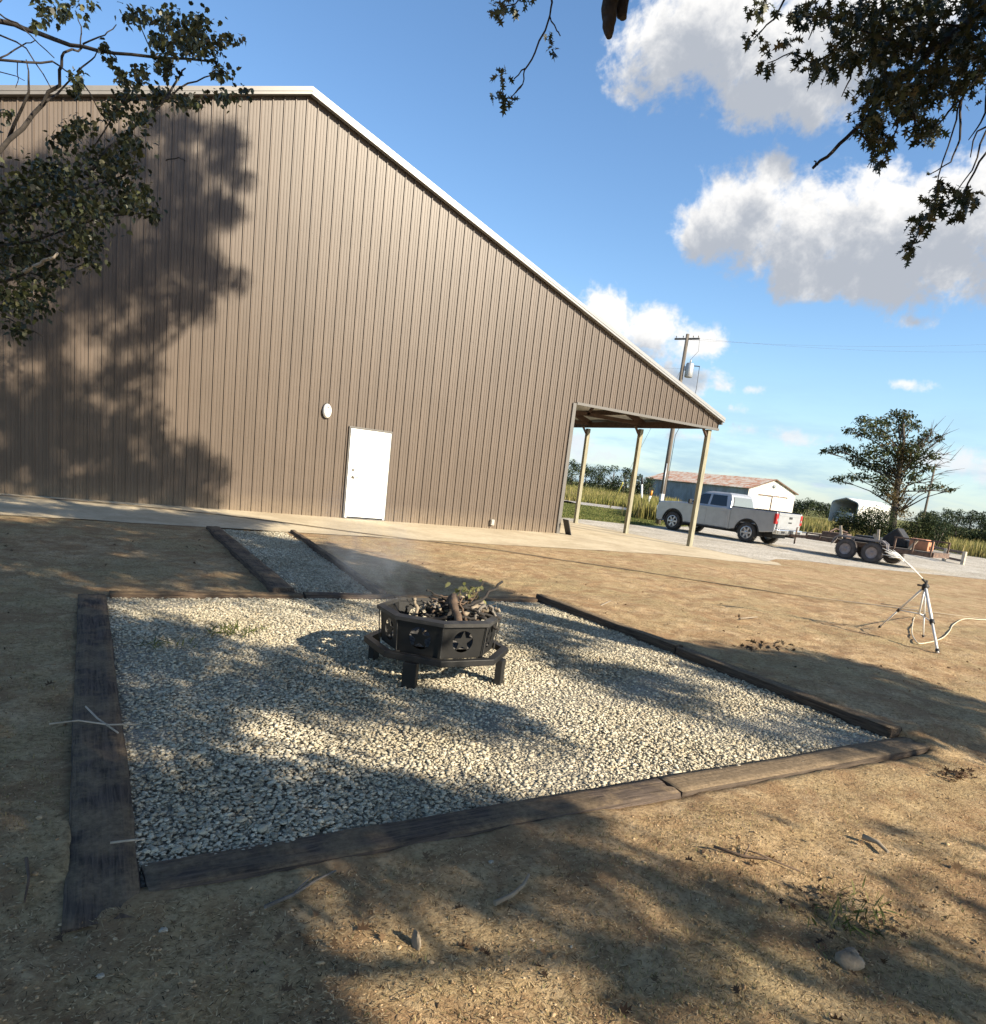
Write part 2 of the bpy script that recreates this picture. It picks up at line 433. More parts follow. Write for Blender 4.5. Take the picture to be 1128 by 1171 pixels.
def sheet(name, outline, mtl, lift, step=None, kind='structure'):
    """flat sheet following the ground; outline as convex-ish polygon, split in strips along x"""
    import bmesh
    bm = bmesh.new(); vs = [bm.verts.new((x, y, 0)) for x, y in outline]; bm.faces.new(vs)
    xs = [p[0] for p in outline]
    for X in np.arange(11.6, 17.3, .45):
        if min(xs) < X < max(xs):
            bmesh.ops.bisect_plane(bm, geom=bm.verts[:] + bm.edges[:] + bm.faces[:], plane_co=(X, 0, 0), plane_no=(1, 0, 0))
    bmesh.ops.triangulate(bm, faces=bm.faces[:])
    for v in bm.verts: v.co.z = float(ground_z(v.co.x, v.co.y)) + lift
    bmesh.ops.recalc_face_normals(bm, faces=bm.faces)
    if sum(f.normal.z for f in bm.faces) < 0: bmesh.ops.reverse_faces(bm, faces=bm.faces)
    me = bpy.data.meshes.new(name); bm.to_mesh(me); bm.free(); me.materials.append(mtl)
    return tag(link(name, me), kind=kind)
apr = [(-12, 16.9)]
for x in np.arange(-12, 17.0, .22):      # ragged near edge where soil creeps over the concrete
    apr.append((x, 13.02 + .10 * (vnoise(np.array(x * 1.7), np.array(.5), 5) - .5) * 2 + .05 * (vnoise(np.array(x * 6.), np.array(2.5), 6) - .5)))
apr += [(17.35, 13.6), (17.55, 16.0), (17.35, 26.4), (11.5, 26.4), (11.5, 16.9)]
apr = [apr[0]] + apr[1:]
apron = sheet('apron', apr[::-1], M_conc, .002)

def gravel_material(name, stops, s1):
    mt, nt, bs = new_mat(name)
    v = coords(nt)
    vo = nt.nodes.new('ShaderNodeTexVoronoi'); vo.inputs['Scale'].default_value = s1; nt.links.new(v, vo.inputs['Vector'])
    sp_ = nt.nodes.new('ShaderNodeSeparateColor'); nt.links.new(vo.outputs['Color'], sp_.inputs[0])
    c = ramp(nt, sp_.outputs[0], stops)
    c = mixc(nt, 1.0, c, ramp(nt, noise(nt, v, .5, 5, .65), [(.35, (.72, .70, .66)), (.6, (1, 1, 1))]), 'MULTIPLY')
    c = mixc(nt, ramp(nt, noise(nt, v, 2.2, 5, .7), [(.58, (0, 0, 0)), (.72, (.6, .6, .6))]), c, (.28, .22, .15))
    nt.links.new(c, bs.inputs['Base Color']); bs.inputs['Roughness'].default_value = .9; bs.inputs['Specular IOR Level'].default_value = .15
    iv = nt.nodes.new('ShaderNodeMath'); iv.operation = 'SUBTRACT'; iv.inputs[0].default_value = 1; nt.links.new(vo.outputs['Distance'], iv.inputs[1])
    bump(nt, bs, iv.outputs[0], 1.0, .02); return mt
M_drive = gravel_material('drive_gravel', [(0, (.34, .30, .245)), (.5, (.50, .455, .38)), (1, (.64, .59, .50))], 22)
drive = sheet('gravel_drive', [(17.0, 13.7), (18.4, 14.5), (19.6, 14.6), (21.3, 13.5), (23.5, 13.0), (26.6, 12.0), (40, 7), (64, -2), (70, 10), (45.8, 20.6), (47, 25), (50, 34), (40, 32.5), (31, 29.5), (25.5, 26.2), (22.2, 24.6), (20.0, 25.4), (17.3, 26.9)], M_drive, .005)
M_road = gravel_material('road_gravel', [(0, (.30, .27, .24)), (.5, (.42, .39, .35)), (1, (.52, .49, .45))], 9)
road = sheet('dirt_road', [tuple(on_z(p, -.12)[:2]) for p in ((560, 566), (650, 573), (700, 586.5), (738, 593), (752, 590), (690, 574), (650, 565.5), (560, 558))], M_road, .006)

# ------------------------------------------------------------------ crushed stone
ICO = None
def ico():
    t = (1 + 5 ** .5) / 2
    v = np.array([(-1, t, 0), (1, t, 0), (-1, -t, 0), (1, -t, 0), (0, -1, t), (0, 1, t), (0, -1, -t), (0, 1, -t), (t, 0, -1), (t, 0, 1), (-t, 0, -1), (-t, 0, 1)], float)
    v /= np.linalg.norm(v[0])
    f = np.array([(0, 11, 5), (0, 5, 1), (0, 1, 7), (0, 7, 10), (0, 10, 11), (1, 5, 9), (5, 11, 4), (11, 10, 2), (10, 7, 6), (7, 1, 8), (3, 9, 4), (3, 4, 2), (3, 2, 6), (3, 6, 8), (3, 8, 9), (4, 9, 5), (2, 4, 11), (6, 2, 10), (8, 6, 7), (9, 8, 1)])
    return v, f
def rand_rot(n):
    q = rng.normal(size=(n, 4)); q /= np.linalg.norm(q, axis=1, keepdims=True); w, x, y, z = q.T
    return np.stack([np.stack([1 - 2 * (y * y + z * z), 2 * (x * y - z * w), 2 * (x * z + y * w)], -1),
                     np.stack([2 * (x * y + z * w), 1 - 2 * (x * x + z * z), 2 * (y * z - x * w)], -1),
                     np.stack([2 * (x * z - y * w), 2 * (y * z + x * w), 1 - 2 * (x * x + y * y)], -1)], 1)
def stones(P, r, squash=(1, .85, .55), jit=.28):
    v, f = ico(); n = len(P)
    a = v[None] * (1 + rng.uniform(-jit, jit, (n, 12, 1))) * np.array(squash) * r[:, None, None]
    a = np.einsum('nij,nkj->nki', rand_rot(n), a)
    a[:, :, 2] *= .46
    a += P[:, None, :]
    ff = f[None] + (np.arange(n) * 12)[:, None, None]
    return a.reshape(-1, 3), ff.reshape(-1, 3)
def scatter_rect(n, x0, x1, y0, y1): return rng.uniform(x0, x1, n), rng.uniform(y0, y1, n)
M_stone = island_mat('crushed_limestone', [(0, (.26, .23, .17)), (.18, (.40, .36, .275)), (.55, (.52, .47, .36)), (.88, (.65, .59, .46)), (1, (.46, .37, .25))], .9, hue_noise=(.9, (.80, .78, .74)), bmp=(70, .35))
M_bed = gravel_material('gravel_fines', [(0, (.24, .22, .18)), (.5, (.36, .33, .27)), (1, (.46, .42, .34))], 60)
def gravel(name, rect, n, rm, zb, keep=None):
    x, y = scatter_rect(n, *rect)
    if keep is not None:
        k = keep(x, y); x, y = x[k], y[k]
    r = rm * np.exp(rng.normal(0, .30, len(x)))
    z = zb + (fbm(x, y, 1.3, 3, 31) - .5) * .04 + rng.uniform(-.012, .006, len(x))
    Vs, Fs = stones(np.stack([x, y, z], -1), r)
    o = link(name, np_mesh(name, Vs, Fs, [M_stone])); tag(o, 'loose pale crushed limestone ' + ('covering the square fire pit pad' if name == 'gravel' else 'along the narrow path to the metal building'), 'gravel', kind='stuff')
    return o
gravel('gravel', (.12, 4.93, 2.5, 7.16), 96000, .0112, -.016)
gravel('path_gravel', (1.92, 3.3, 7.3, 13.0), 21000, .0125, -.016, lambda x, y: x < 2.86 + (y - 7.3) * .068 - .04)
bed = [(0.02, 2.42), (5.0, 2.5), (4.95, 7.22), (0.02, 7.2)]
def flat_sheet(name, outline, z, mtl):
    b = MB(); b.add([(x, y, z) for x, y in outline], [tuple(range(len(outline)))]); o = b.build(name, mtl); return tag(o, kind='structure')
def fines(name, rect, n):
    x, y = scatter_rect(n, *rect)
    Vs, Fs = stones(np.stack([x, y, -.020 + (fbm(x, y, 1.3, 3, 31) - .5) * .04 + rng.uniform(-.006, .006, n)], -1), .0062 * np.exp(rng.normal(0, .3, n)))
    tag(link(name, np_mesh(name, Vs, Fs, [M_stone])), 'fine stone chips filling the gaps of the gravel pad', 'gravel', kind='stuff')
fines('gravel_chips', (.12, 4.93, 2.5, 7.16), 70000)
flat_sheet('pad_bed', bed, -.024, M_bed)
flat_sheet('path_bed', [(1.8, 7.21), (2.88, 7.21), (3.26, 13.0), (1.8, 13.0)], -.036, M_bed)

# ------------------------------------------------------------------ timbers round the pad and path
def timber_material(name, dark, light, dirt, dirt_amt):
    mt, nt, bs = new_mat(name)
    v = coords(nt, (1.2, 22, 22)); w = coords(nt)
    gr = noise(nt, v, 3.0, 7, .7, .6); n2 = noise(nt, w, 5, 5, .65)
    c = ramp(nt, gr, [(.32, dark), (.66, light)])
    ck = noise(nt, coords(nt, (.8, 30, 30)), 4.0, 4, .6, .3)
    c = mixc(nt, ramp(nt, ck, [(.28, (.9, .9, .9)), (.36, (0, 0, 0))]), c, (.008, .006, .005))
    dn = noise(nt, w, 45, 5, .75); dcol = ramp(nt, dn, [(.35, tuple(q * .5 for q in dirt)), (.6, dirt)])
    gn = nt.nodes.new('ShaderNodeNewGeometry'); sz = nt.nodes.new('ShaderNodeSeparateXYZ'); nt.links.new(gn.outputs['True Normal'], sz.inputs[0])
    up = nt.nodes.new('ShaderNodeMapRange'); nt.links.new(sz.outputs[2], up.inputs[0]); up.inputs[1].default_value = .45; up.inputs[2].default_value = .85
    dm = nt.nodes.new('ShaderNodeMath'); dm.operation = 'MULTIPLY'; nt.links.new(up.outputs[0], dm.inputs[0])
    nt.links.new(ramp(nt, n2, [(.62 - dirt_amt * .5, (0, 0, 0)), (.80 - dirt_amt * .5, (.80, .80, .80))]), dm.inputs[1])      # soil lies on top; flanks stay bare and dark, painting in the shadowed side
    c = mixc(nt, dm.outputs[0], c, dcol)
    nt.links.new(c, bs.inputs['Base Color']); bs.inputs['Roughness'].default_value = .9; bs.inputs['Specular IOR Level'].default_value = .15
    bump(nt, bs, gr, .8, .012); return mt
M_tie = timber_material('weathered_tie', (.024, .019, .017), (.155, .118, .094), (.26, .19, .12), .40)
M_tie2 = timber_material('dusty_tie', (.045, .032, .024), (.17, .12, .082), (.30, .205, .115), .50)
M_tie3 = timber_material('soil_covered_tie', (.030, .022, .018), (.13, .10, .075), (.27, .20, .128), .80)
def timber(label, a, b, w, ztop, mtl, h=.16, seed=0, cracked=True):
    """long squared timber; local x runs along it"""
    a = Vector((*a, 0)); b = Vector((*b, 0)); L = (b - a).length
    ang = math.atan2(b.y - a.y, b.x - a.x); mid = (a + b) / 2
    rr = np.random.default_rng(seed + 50)
    n = max(10, int(L / .06)); ring = 16; vs = []
    prof = []
    for k in range(ring):                                   # rounded square section
        t = 2 * math.pi * k / ring; cxx, syy = math.cos(t), math.sin(t)
        q = max(abs(cxx), abs(syy)); prof.append((cxx / q * .5, syy / q * .5))
    prof = np.array(prof); prof = prof * (1 - .08 * (np.abs(prof).min(1, keepdims=True) > .3))
    for i in range(n + 1):
        s = i / n
        for k in range(ring):
            py, pz = prof[k] * np.array([w, h])
            wob = (vnoise(np.array(s * L * 3 + k * .7), np.array(seed + k * .31), 40) - .5)
            wob2 = (vnoise(np.array(s * L * 13 + 3), np.array(seed + k * 1.3), 41) - .5)
            e = 1 + .05 * wob + .05 * wob2
            if k == 4 and cracked: pz -= .010 * (1 if vnoise(np.array(s * L * 1.3), np.array(seed + .5), 42) > .42 else .1)
            vs.append(((s - .5) * L + (wob2 * .02 if i in (0, n) else 0), py * e + .012 * (vnoise(np.array(s * L * .9), np.array(seed + 9.), 43) - .5), pz * (1 + .05 * wob2) + .012 * (vnoise(np.array(s * L * 1.1), np.array(seed + 5.), 44) - .5)))
    vs = np.array(vs); fs = []
    for i in range(n):
        for k in range(ring):
            p = i * ring + k; q = i * ring + (k + 1) % ring; fs.append((p, q, q + ring, p + ring))
    b2 = MB(); b2.add([tuple(v) for v in vs], fs, 0, True)
    b2.add([tuple(v) for v in vs[:ring]], [tuple(range(ring))[::-1]]); b2.add([tuple(v) for v in vs[-ring:]], [tuple(range(ring))])
    o = b2.build('timber', mtl); o.location = (mid.x, mid.y, ztop - h / 2); o.rotation_euler = (0, 0, ang)
    return tag(o, label, 'timber', 'timbers edging the gravel pad and path')
timber('wide dark cracked timber along the left edge of the gravel pad', (.06, 2.22), (.055, 7.18), .235, .012, M_tie, seed=1)
timber('dark timber along the near edge of the pad, meeting the wide left timber', (.185, 2.43), (2.66, 2.50), .20, .008, M_tie, seed=2)
timber('dusty tan timber along the near edge of the pad, running to its right corner', (2.665, 2.505), (5.16, 2.545), .21, .004, M_tie3, seed=3)
timber('dark timber on the right edge of the pad, nearer half down to the corner', (4.985, 2.665), (5.00, 4.83), .13, .062, M_tie3, seed=4)
timber('dark timber on the right edge of the pad, farther half behind the fire pit', (5.00, 4.86), (4.955, 7.3), .11, .062, M_tie3, seed=5)
timber('low dirt-covered timber along the far edge of the pad, left of the path', (.19, 7.24), (1.96, 7.25), .17, .022, M_tie2, seed=6)
timber('dark timber across the foot of the narrow gravel path', (1.98, 7.25), (2.95, 7.24), .16, .035, M_tie, seed=7)
timber('reddish low timber at the far edge of the pad behind the fire pit', (2.97, 7.24), (4.86, 7.26), .16, .02, M_tie2, seed=8)
timber('broad brown timber along the left side of the narrow gravel path', (1.80, 7.36), (1.86, 12.75), .23, .06, M_tie, seed=9)
timber('thin dark edging board along the right side of the narrow gravel path', (2.90, 7.36), (3.26, 13.0), .09, .05, M_tie, seed=10)

# ------------------------------------------------------------------ straw, clods and stubble on the bare soil
def on_soil(x, y):
    pad = (x > -.08) & (x < 5.12) & (y > 2.28) & (y < 7.36)
    path = (x > 1.66) & (x < 3.36) & (y > 7.2)
    return ~pad & ~path & (y < 13.1)
def near_points(n, rmax=14, p=1.6):
    r = 1.3 + rmax * rng.random(n) ** p; a = np.radians(rng.uniform(-12, 158, n))
    x, y = r * np.cos(a), r * np.sin(a); k = on_soil(x, y) & (x < 15) & (x > -6); return x[k], y[k]
def straws(n, lmin, lmax, wid, rise, name, mtl, label, cat, rmax=14, pts=None, bend=0.0):
    x, y = pts if pts is not None else near_points(n, rmax)
    z = ground_full(x, y) + .004; m_ = len(x)
    a = rng.uniform(0, 2 * np.pi, m_); L = rng.uniform(lmin, lmax, m_); up = rng.uniform(rise[0], rise[1], m_)
    d = np.stack([np.cos(a) * np.cos(up), np.sin(a) * np.cos(up), np.sin(up)], -1)
    s = np.stack([-np.sin(a), np.cos(a), np.zeros(m_)], -1) * (wid * rng.uniform(.6, 1.4, m_))[:, None]
    p0 = np.stack([x, y, z], -1); p1 = p0 + d * (L * .55)[:, None] ; p2 = p0 + d * L[:, None] + np.stack([0 * a, 0 * a, -bend * L], -1)
    Vs = np.stack([p0 - s, p0 + s, p1 + s * .9, p1 - s * .9, p2], 1).reshape(-1, 3)
    b = np.arange(m_) * 5
    return tag(link(name, np_mesh(name, Vs, [np.stack([b, b + 1, b + 2, b + 3], -1), np.stack([b + 3, b + 2, b + 4], -1)], [mtl])), label, cat, kind='stuff')
M_straw = island_mat('straw', [(0, (.06, .04, .022)), (.25, (.14, .09, .045)), (.42, (.42, .30, .16)), (.82, (.60, .47, .28)), (1, (.08, .05, .03))], .8, translucent=.1)
M_dryblade = island_mat('dry_grass', [(0, (.10, .085, .035)), (.4, (.24, .19, .085)), (.75, (.36, .28, .14)), (1, (.11, .13, .04))], .8, translucent=.2)
straws(170000, .007, .026, .0013, (-.02, .25), 'straw', M_straw, 'scattered dead straw bits lying on the bare brown soil', 'straw')
gxp, gyp = near_points(170000, 13, 1.5)
kk_ = fbm(gxp, gyp, .9, 3, 60) + rng.uniform(-.12, .12, len(gxp)) > .52
straws(0, .008, .026, .0013, (.4, 1.3), 'grass', M_dryblade, 'short dead grass stubble in the bare soil', 'dead grass', pts=(gxp[kk_], gyp[kk_]), bend=.2)
x, y = near_points(90000, 15, 1.55)
Vs, Fs = stones(np.stack([x, y, ground_full(x, y) + .001], -1), .0037 * np.exp(rng.normal(0, .45, len(x))))
M_clod = island_mat('soil_clods', [(0, (.13, .085, .048)), (.5, (.40, .27, .15)), (.985, (.52, .38, .23)), (1, (.54, .48, .38))], .95)
tag(link('soil_crumbs', np_mesh('soil_crumbs', Vs, Fs, [M_clod])), 'small crumbs of dry soil strewn over the yard', 'soil crumbs', kind='stuff')
# ------------------------------------------------------------------ metal building with lean-to carport
YW, XP, ZP, SR, SL_ = 16.6, 3.95, 8.79, .364, .334
XC, XE, XL = 11.6, 17.27, -9.4            # corner, eave tip, left end
ZO = 3.63                                 # underside of the siding band over the carport opening
DX0, DX1, DZ = 5.35, 6.355, 2.125         # door
def roof_z(x): return ZP - (SR * (x - XP) if x > XP else SL_ * (XP - x))
bld = thing('metal_building', 'large taupe ribbed metal building with white door and open lean-to carport', 'metal building', (XC, YW, 0))
OFF = (XC, YW, 0)
def siding_material(name, c):
    mt, nt, bs = new_mat(name)
    v = coords(nt, (1, 1, .06)); w = coords(nt)
    n1 = noise(nt, v, 5, 4, .6); n2 = noise(nt, w, 1.1, 5, .65)
    cc1 = mixc(nt, ramp(nt, n1, [(.35, (0, 0, 0)), (.65, (1, 1, 1))]), tuple(q * .90 for q in c), tuple(min(1, q * 1.06) for q in c))
    cc1 = mixc(nt, 1.0, cc1, ramp(nt, n2, [(.3, (.90, .89, .88)), (.6, (1, 1, 1))]), 'MULTIPLY')
    sx = nt.nodes.new('ShaderNodeSeparateXYZ'); nt.links.new(w, sx.inputs[0])
    mr = nt.nodes.new('ShaderNodeMapRange'); nt.links.new(sx.outputs[2], mr.inputs[0]); mr.inputs[1].default_value = 0; mr.inputs[2].default_value = .45; mr.inputs[3].default_value = .55; mr.inputs[4].default_value = 0
    md = nt.nodes.new('ShaderNodeMath'); md.operation = 'MULTIPLY'; nt.links.new(mr.outputs[0], md.inputs[0]); nt.links.new(noise(nt, w, 6, 4, .7), md.inputs[1])
    cc1 = mixc(nt, md.outputs[0], cc1, (.33, .25, .16))          # splashed dust along the foot
    nt.links.new(cc1, bs.inputs['Base Color'])
    bs.inputs['Roughness'].default_value = .42; bs.inputs['Specular IOR Level'].default_value = .4
    bump(nt, bs, noise(nt, coords(nt, (1, 1, .5)), 2.2, 3, .5), .05, .02); return mt
M_side = siding_material('taupe_siding', (.110, .083, .063))
M_trim = mat('taupe_trim', (.125, .115, .104), .35, var=.06, spec=.6)
M_rake = mat('sunlit_trim', (.27, .268, .265), .3, var=.05, spec=.8)  # right rake: same trim, painted paler for the sun on it
M_roof = mat('galvalume_roof', (.52, .52, .52), .38, metal=.6, var=.06)
M_white = mat('white_paint', (.82, .81, .77), .4, var=.02, scale=2)
M_dark = mat('dark_metal', (.035, .033, .032), .5, var=.2)
M_nickel = mat('brushed_nickel', (.25, .24, .22), .35, metal=.9)
M_wood = mat('rafter_wood', (.095, .058, .042), .8, var=.25, scale=3, stretch=(1, 4, 4))
M_post = mat('treated_post', (.30, .28, .20), .85, var=.2, scale=4, stretch=(6, 6, .6), c2=(.18, .165, .115), bmp=.3)
M_ceil = mat('ceiling_liner', (.55, .54, .52), .6, var=.04)

P_RIB = .2286
def profile(x0, x1):
    """x positions and outward depth of the ribbed sheet"""
    pts = []
    k0 = int(math.floor(x0 / P_RIB)) - 1; k1 = int(math.ceil(x1 / P_RIB)) + 1
    lapped = 4
    for k in range(k0, k1):
        b = k * P_RIB
        for dx, d in ((0, 0), (.003, .027), (.020, .027), (.036, 0), (.092, 0), (.097, .008), (.110, .008), (.115, 0), (.154, 0), (.159, .008), (.172, .008), (.177, 0)):
            pts.append((b + dx, d))
    pts = [p for p in pts if x0 < p[0] < x1]
    return [(x0, 0)] + pts + [(x1, 0)]
def sheet_run(mb, x0, x1, zb, zt):
    pr = profile(x0, x1)
    vs = []
    for x, d in pr: vs += [(x, YW - d, zb), (x, YW - d, zt(x))]
    mb.add(vs, [(2 * i, 2 * i + 2, 2 * i + 3, 2 * i + 1) for i in range(len(pr) - 1)])
w = MB(OFF)
zt = lambda x: roof_z(x) - .10
for a, b, z0 in ((XL, XP, -.02), (XP, DX0, -.02), (DX0, DX1, DZ), (DX1, XC, -.02), (XC, XE - .1, ZO)): sheet_run(w, a, b, z0, zt)
# right-hand long wall and back, seen only from the side
w.add([(XC, YW + .01, -.02), (XC, 26.2, -.02), (XC, 26.2, roof_z(XC) - .1), (XC, YW + .01, roof_z(XC) - .1)], [(0, 1, 2, 3)])
w.add([(XL, 26.2, -.02), (XC, 26.2, -.02), (XC, 26.2, roof_z(XC) - .1), (XP, 26.2, ZP - .1), (XL, 26.2, roof_z(XL) - .1)], [(0, 1, 2, 3, 4)])
w.add([(XL, YW, -.02), (XL, 26.2, -.02), (XL, 26.2, roof_z(XL) - .1), (XL, YW, roof_z(XL) - .1)], [(0, 1, 2, 3)])
w.build('siding', M_side, bld, fix=False)
# screws: rows of small heads along the girts
sc = MB(OFF)
for z in (.25, 1.6, 3.1, 4.6, 6.1, 7.6):
    for k in range(int(XL / P_RIB), int(XE / P_RIB)):
        x = k * P_RIB + .066
        if DX0 - .05 < x < DX1 + .05 and z < DZ + .1: continue
        if x > XC and z < ZO + .05: continue
        if z > zt(x) - .1: continue
        sc.box((x, YW - .003, z), (.011, .006, .011))
tag(sc.build('screw_heads', M_trim, bld, fix=False), kind='stuff')
# roof sheets with their own thickness
rf = MB(OFF)
for x0, x1 in ((XL - .25, XP), (XP, XE)):
    z0, z1 = roof_z(x0), roof_z(x1); T = .035
    rf.add([(x0, YW - .13, z0 - T), (x1, YW - .13, z1 - T), (x1, 26.4, z1 - T), (x0, 26.4, z0 - T), (x0, YW - .13, z0), (x1, YW - .13, z1), (x1, 26.4, z1), (x0, 26.4, z0)],
           [(3, 2, 1, 0), (4, 5, 6, 7), (0, 1, 5, 4), (1, 2, 6, 5), (2, 3, 7, 6), (3, 0, 4, 7)])
    L = abs(x1 - x0)
    for k in range(int(9.6 / P_RIB)):
        y = YW + .2 + k * P_RIB
        rf.beam((x0, y, z0 + .012), (x1, y, z1 + .012), .04, .024)
rf.build('roof', M_roof, bld, fix=False)
def rake(x0, x1, mtl):
    b = MB(OFF); z0, z1 = roof_z(x0), roof_z(x1)
    def quad(dt, db, yy0, yy1):
        b.add([(x0, yy0, z0 - db), (x1, yy0, z1 - db), (x1, yy0, z1 - dt), (x0, yy0, z0 - dt), (x0, yy1, z0 - db), (x1, yy1, z1 - db), (x1, yy1, z1 - dt), (x0, yy1, z0 - dt)],
              [(0, 1, 2, 3), (7, 6, 5, 4), (3, 2, 6, 7), (1, 0, 4, 5), (0, 3, 7, 4), (2, 1, 5, 6)])
    quad(-.040, .045, YW - .165, YW - .14); quad(.047, .10, YW - .155, YW - .027); quad(-.047, -.02, YW - .139, YW + .02)
    return b.build('rake_trim', mtl, bld, fix=False)
rake(XL - .25, XP - .002, M_trim); rake(XP + .002, XE, M_rake)
t = MB(OFF); t.box((XC + .005, YW - .02, ZO / 2 - .03), (.11, .055, ZO + .02)); t.build('corner_trim', M_trim, bld)
t = MB(OFF); t.box(((XC + XE) / 2 - .0, YW - .02, ZO - .02), (XE - XC - .16, .06, .07)); t.build('header_trim', M_trim, bld)
t = MB(OFF); t.beam((XE - .06, YW - .12, roof_z(XE) - .10), (XE - .06, 26.35, roof_z(XE) - .10), .05, .15); t.build('eave_trim', M_trim, bld)
# lean-to framing
for y in (YW + .12, 19.9, 23.0, 26.1):
    t = MB(OFF)
    z0, z1 = roof_z(XC + .05) - .30, roof_z(16.95) - .30
    t.beam((XC + .02, y, z0), (16.98, y, z1), .08, .20, up=(0, 1, 0), roll=rad(90))
    if y > YW + 1: t.beam((XC + .02, y, ZO + .12), (16.8, y, ZO + .12), .05, .12); t.beam((13.6, y, ZO + .1), (13.0, y, roof_z(13.0) - .5), .05, .09); t.beam((14.5, y, ZO + .1), (14.9, y, roof_z(14.9) - .5), .05, .09)
    t.build('rafter', M_wood, bld)
for k, x in enumerate((12.3, 13.4, 14.5, 15.6, 16.5)):
    t = MB(OFF); t.beam((x, YW + .05, roof_z(x) - .13), (x, 26.2, roof_z(x) - .13), .09, .15); t.build('purlin', M_wood, bld)
t = MB(OFF); t.add([(XC + .02, YW + .04, roof_z(XC) - .042), (XE - .15, YW + .04, roof_z(XE - .15) - .042), (XE - .15, 26.3, roof_z(XE - .15) - .042), (XC + .02, 26.3, roof_z(XC) - .042)], [(0, 1, 2, 3)]); t.build('ceiling_liner', M_ceil, bld)
t = MB(OFF); t.beam((16.9, YW + .05, 3.70), (16.9, 26.25, 3.72), .10, .20); t.build('girder', M_wood, bld)
for y in (YW + .10, 19.9, 23.0):
    t = MB(OFF); z0 = float(ground_z(16.9, y)) - .05
    t.box((16.9, y, (z0 + 3.57) / 2), (.14, .14, 3.57 - z0)); p = t.build('post', M_post, bld, .008)
    b = MB(OFF); b.beam((16.84, y, 3.36), (16.60, y, 3.66), .04, .09, up=(0, 1, 0)); b.build('knee_brace', M_wood, p)
# door
t = MB(OFF); t.box(((DX0 + DX1) / 2, YW - .028, DZ / 2 + .012), (DX1 - DX0 - .10, .045, DZ - .075)); dr = t.build('door', M_white, bld, .004)
t = MB(OFF)
t.box((DX0 + .024, YW - .03, DZ / 2), (.048, .085, DZ - .02)); t.box((DX1 - .024, YW - .03, DZ / 2), (.048, .085, DZ - .02)); t.box(((DX0 + DX1) / 2, YW - .03, DZ - .032), (DX1 - DX0 - .098, .083, .05))
t.build('frame', M_white, dr, .003)
t = MB(OFF); t.box((DX0 - .018, YW - .012, DZ / 2), (.030, .07, DZ)); t.box((DX1 + .018, YW - .012, DZ / 2), (.030, .07, DZ)); t.box(((DX0 + DX1) / 2, YW - .012, DZ + .022), (DX1 - DX0 + .07, .08, .036)); t.build('casing', M_trim, dr)
hx = DX0 + .135
t = MB(OFF); t.lathe([(0, -.02), (.032, -.02), (.034, 0), (.034, .02)], (hx, YW - .055, 1.0), 'y', 16); t.tube([(hx, YW - .07, 1.0), (hx, YW - .11, 1.0), (hx + .03, YW - .118, 1.0), (hx + .12, YW - .115, .985)], .011, 8); t.build('handle', M_nickel, dr)
t = MB(OFF); t.lathe([(0, -.035), (.022, -.033), (.030, -.02), (.032, .02)], (hx, YW - .055, 1.17), 'y', 16); t.build('deadbolt', M_nickel, dr)
t = MB(OFF); t.box((hx - .085, YW - .053, 1.06), (.02, .008, .55)); t.build('latch_guard', M_white, dr)
t = MB(OFF); t.box(((DX0 + DX1) / 2, YW - .05, .012), (DX1 - DX0, .12, .024)); t.build('threshold', M_nickel, dr)
# outlet cover low on the wall
p = on_y((562, 597), YW)
t = MB(OFF); t.box((p[0], YW - .05, p[2]), (.10, .09, .15)); t.beam((p[0], YW - .10, p[2] + .06), (p[0], YW - .10, p[2] - .05), .085, .012, up=(0, 1, 0)); t.build('outlet_box', mat('grey_plastic', (.45, .42, .36), .5), bld, .01)

# wall light
p = on_y((373.5, 470), YW); wl = thing('wall_light', 'white oval wall lamp on the taupe siding, up and left of the white door', 'wall light', (p[0], YW, p[2]))
t = MB(); t.lathe([(0, -.04), (.105, -.04), (.112, -.02), (.112, .0)], (0, 0, 0), 'y', 28); o = t.build('backplate', M_dark, wl); o.scale = (1, 1, 1.6)
t = MB(); t.lathe([(0, -.125), (.03, -.124), (.065, -.115), (.09, -.09), (.100, -.06), (.102, -.038)], (0, 0, 0), 'y', 28); o = t.build('lens', M_white, wl); o.scale = (1, 1, 1.6)
t = MB(); t.lathe([(0, -.018), (.016, -.016), (.022, 0)], (0, -.118, .07), 'y', 14); t.build('sensor', M_dark, wl)
# board leaning at the corner
bd = MB(); bd.beam((.20, 0, 0), (.05, 0, .42), .34, .025, up=(1, 0, 0)); o = bd.build('leaning_board', mat('black_board', (.02, .02, .022), .5), None, .004)
o.location = (XC + .10, YW - .12, .0); o.rotation_euler = (0, 0, rad(-8)); tag(o, 'small black board propped against the corner of the metal building', 'board')
# ------------------------------------------------------------------ fire pit
PC = (2.29, 4.64)
pit = thing('fire_pit', 'black steel octagonal fire pit with star cutouts standing on the gravel', 'fire pit', (*PC, 0), rad(23))
def steel_material(name, c, rust):
    mt, nt, bs = new_mat(name); v = coords(nt)
    n1 = noise(nt, v, 7, 6, .7); n2 = noise(nt, v, 30, 4, .7)
    a = ramp(nt, n1, [(.3, tuple(q * .6 for q in c)), (.6, c), (.78, tuple(min(1, q * 1.9) for q in c))])
    a = mixc(nt, ramp(nt, n2, [(.62, (0, 0, 0)), (.75, (.6, .6, .6))]), a, rust)
    nt.links.new(a, bs.inputs['Base Color']); bs.inputs['Roughness'].default_value = .55; bs.inputs['Specular IOR Level'].default_value = .4
    bump(nt, bs, n2, .15, .004); return mt
M_pit = steel_material('sooty_black_steel', (.013, .0125, .012), (.030, .022, .017))
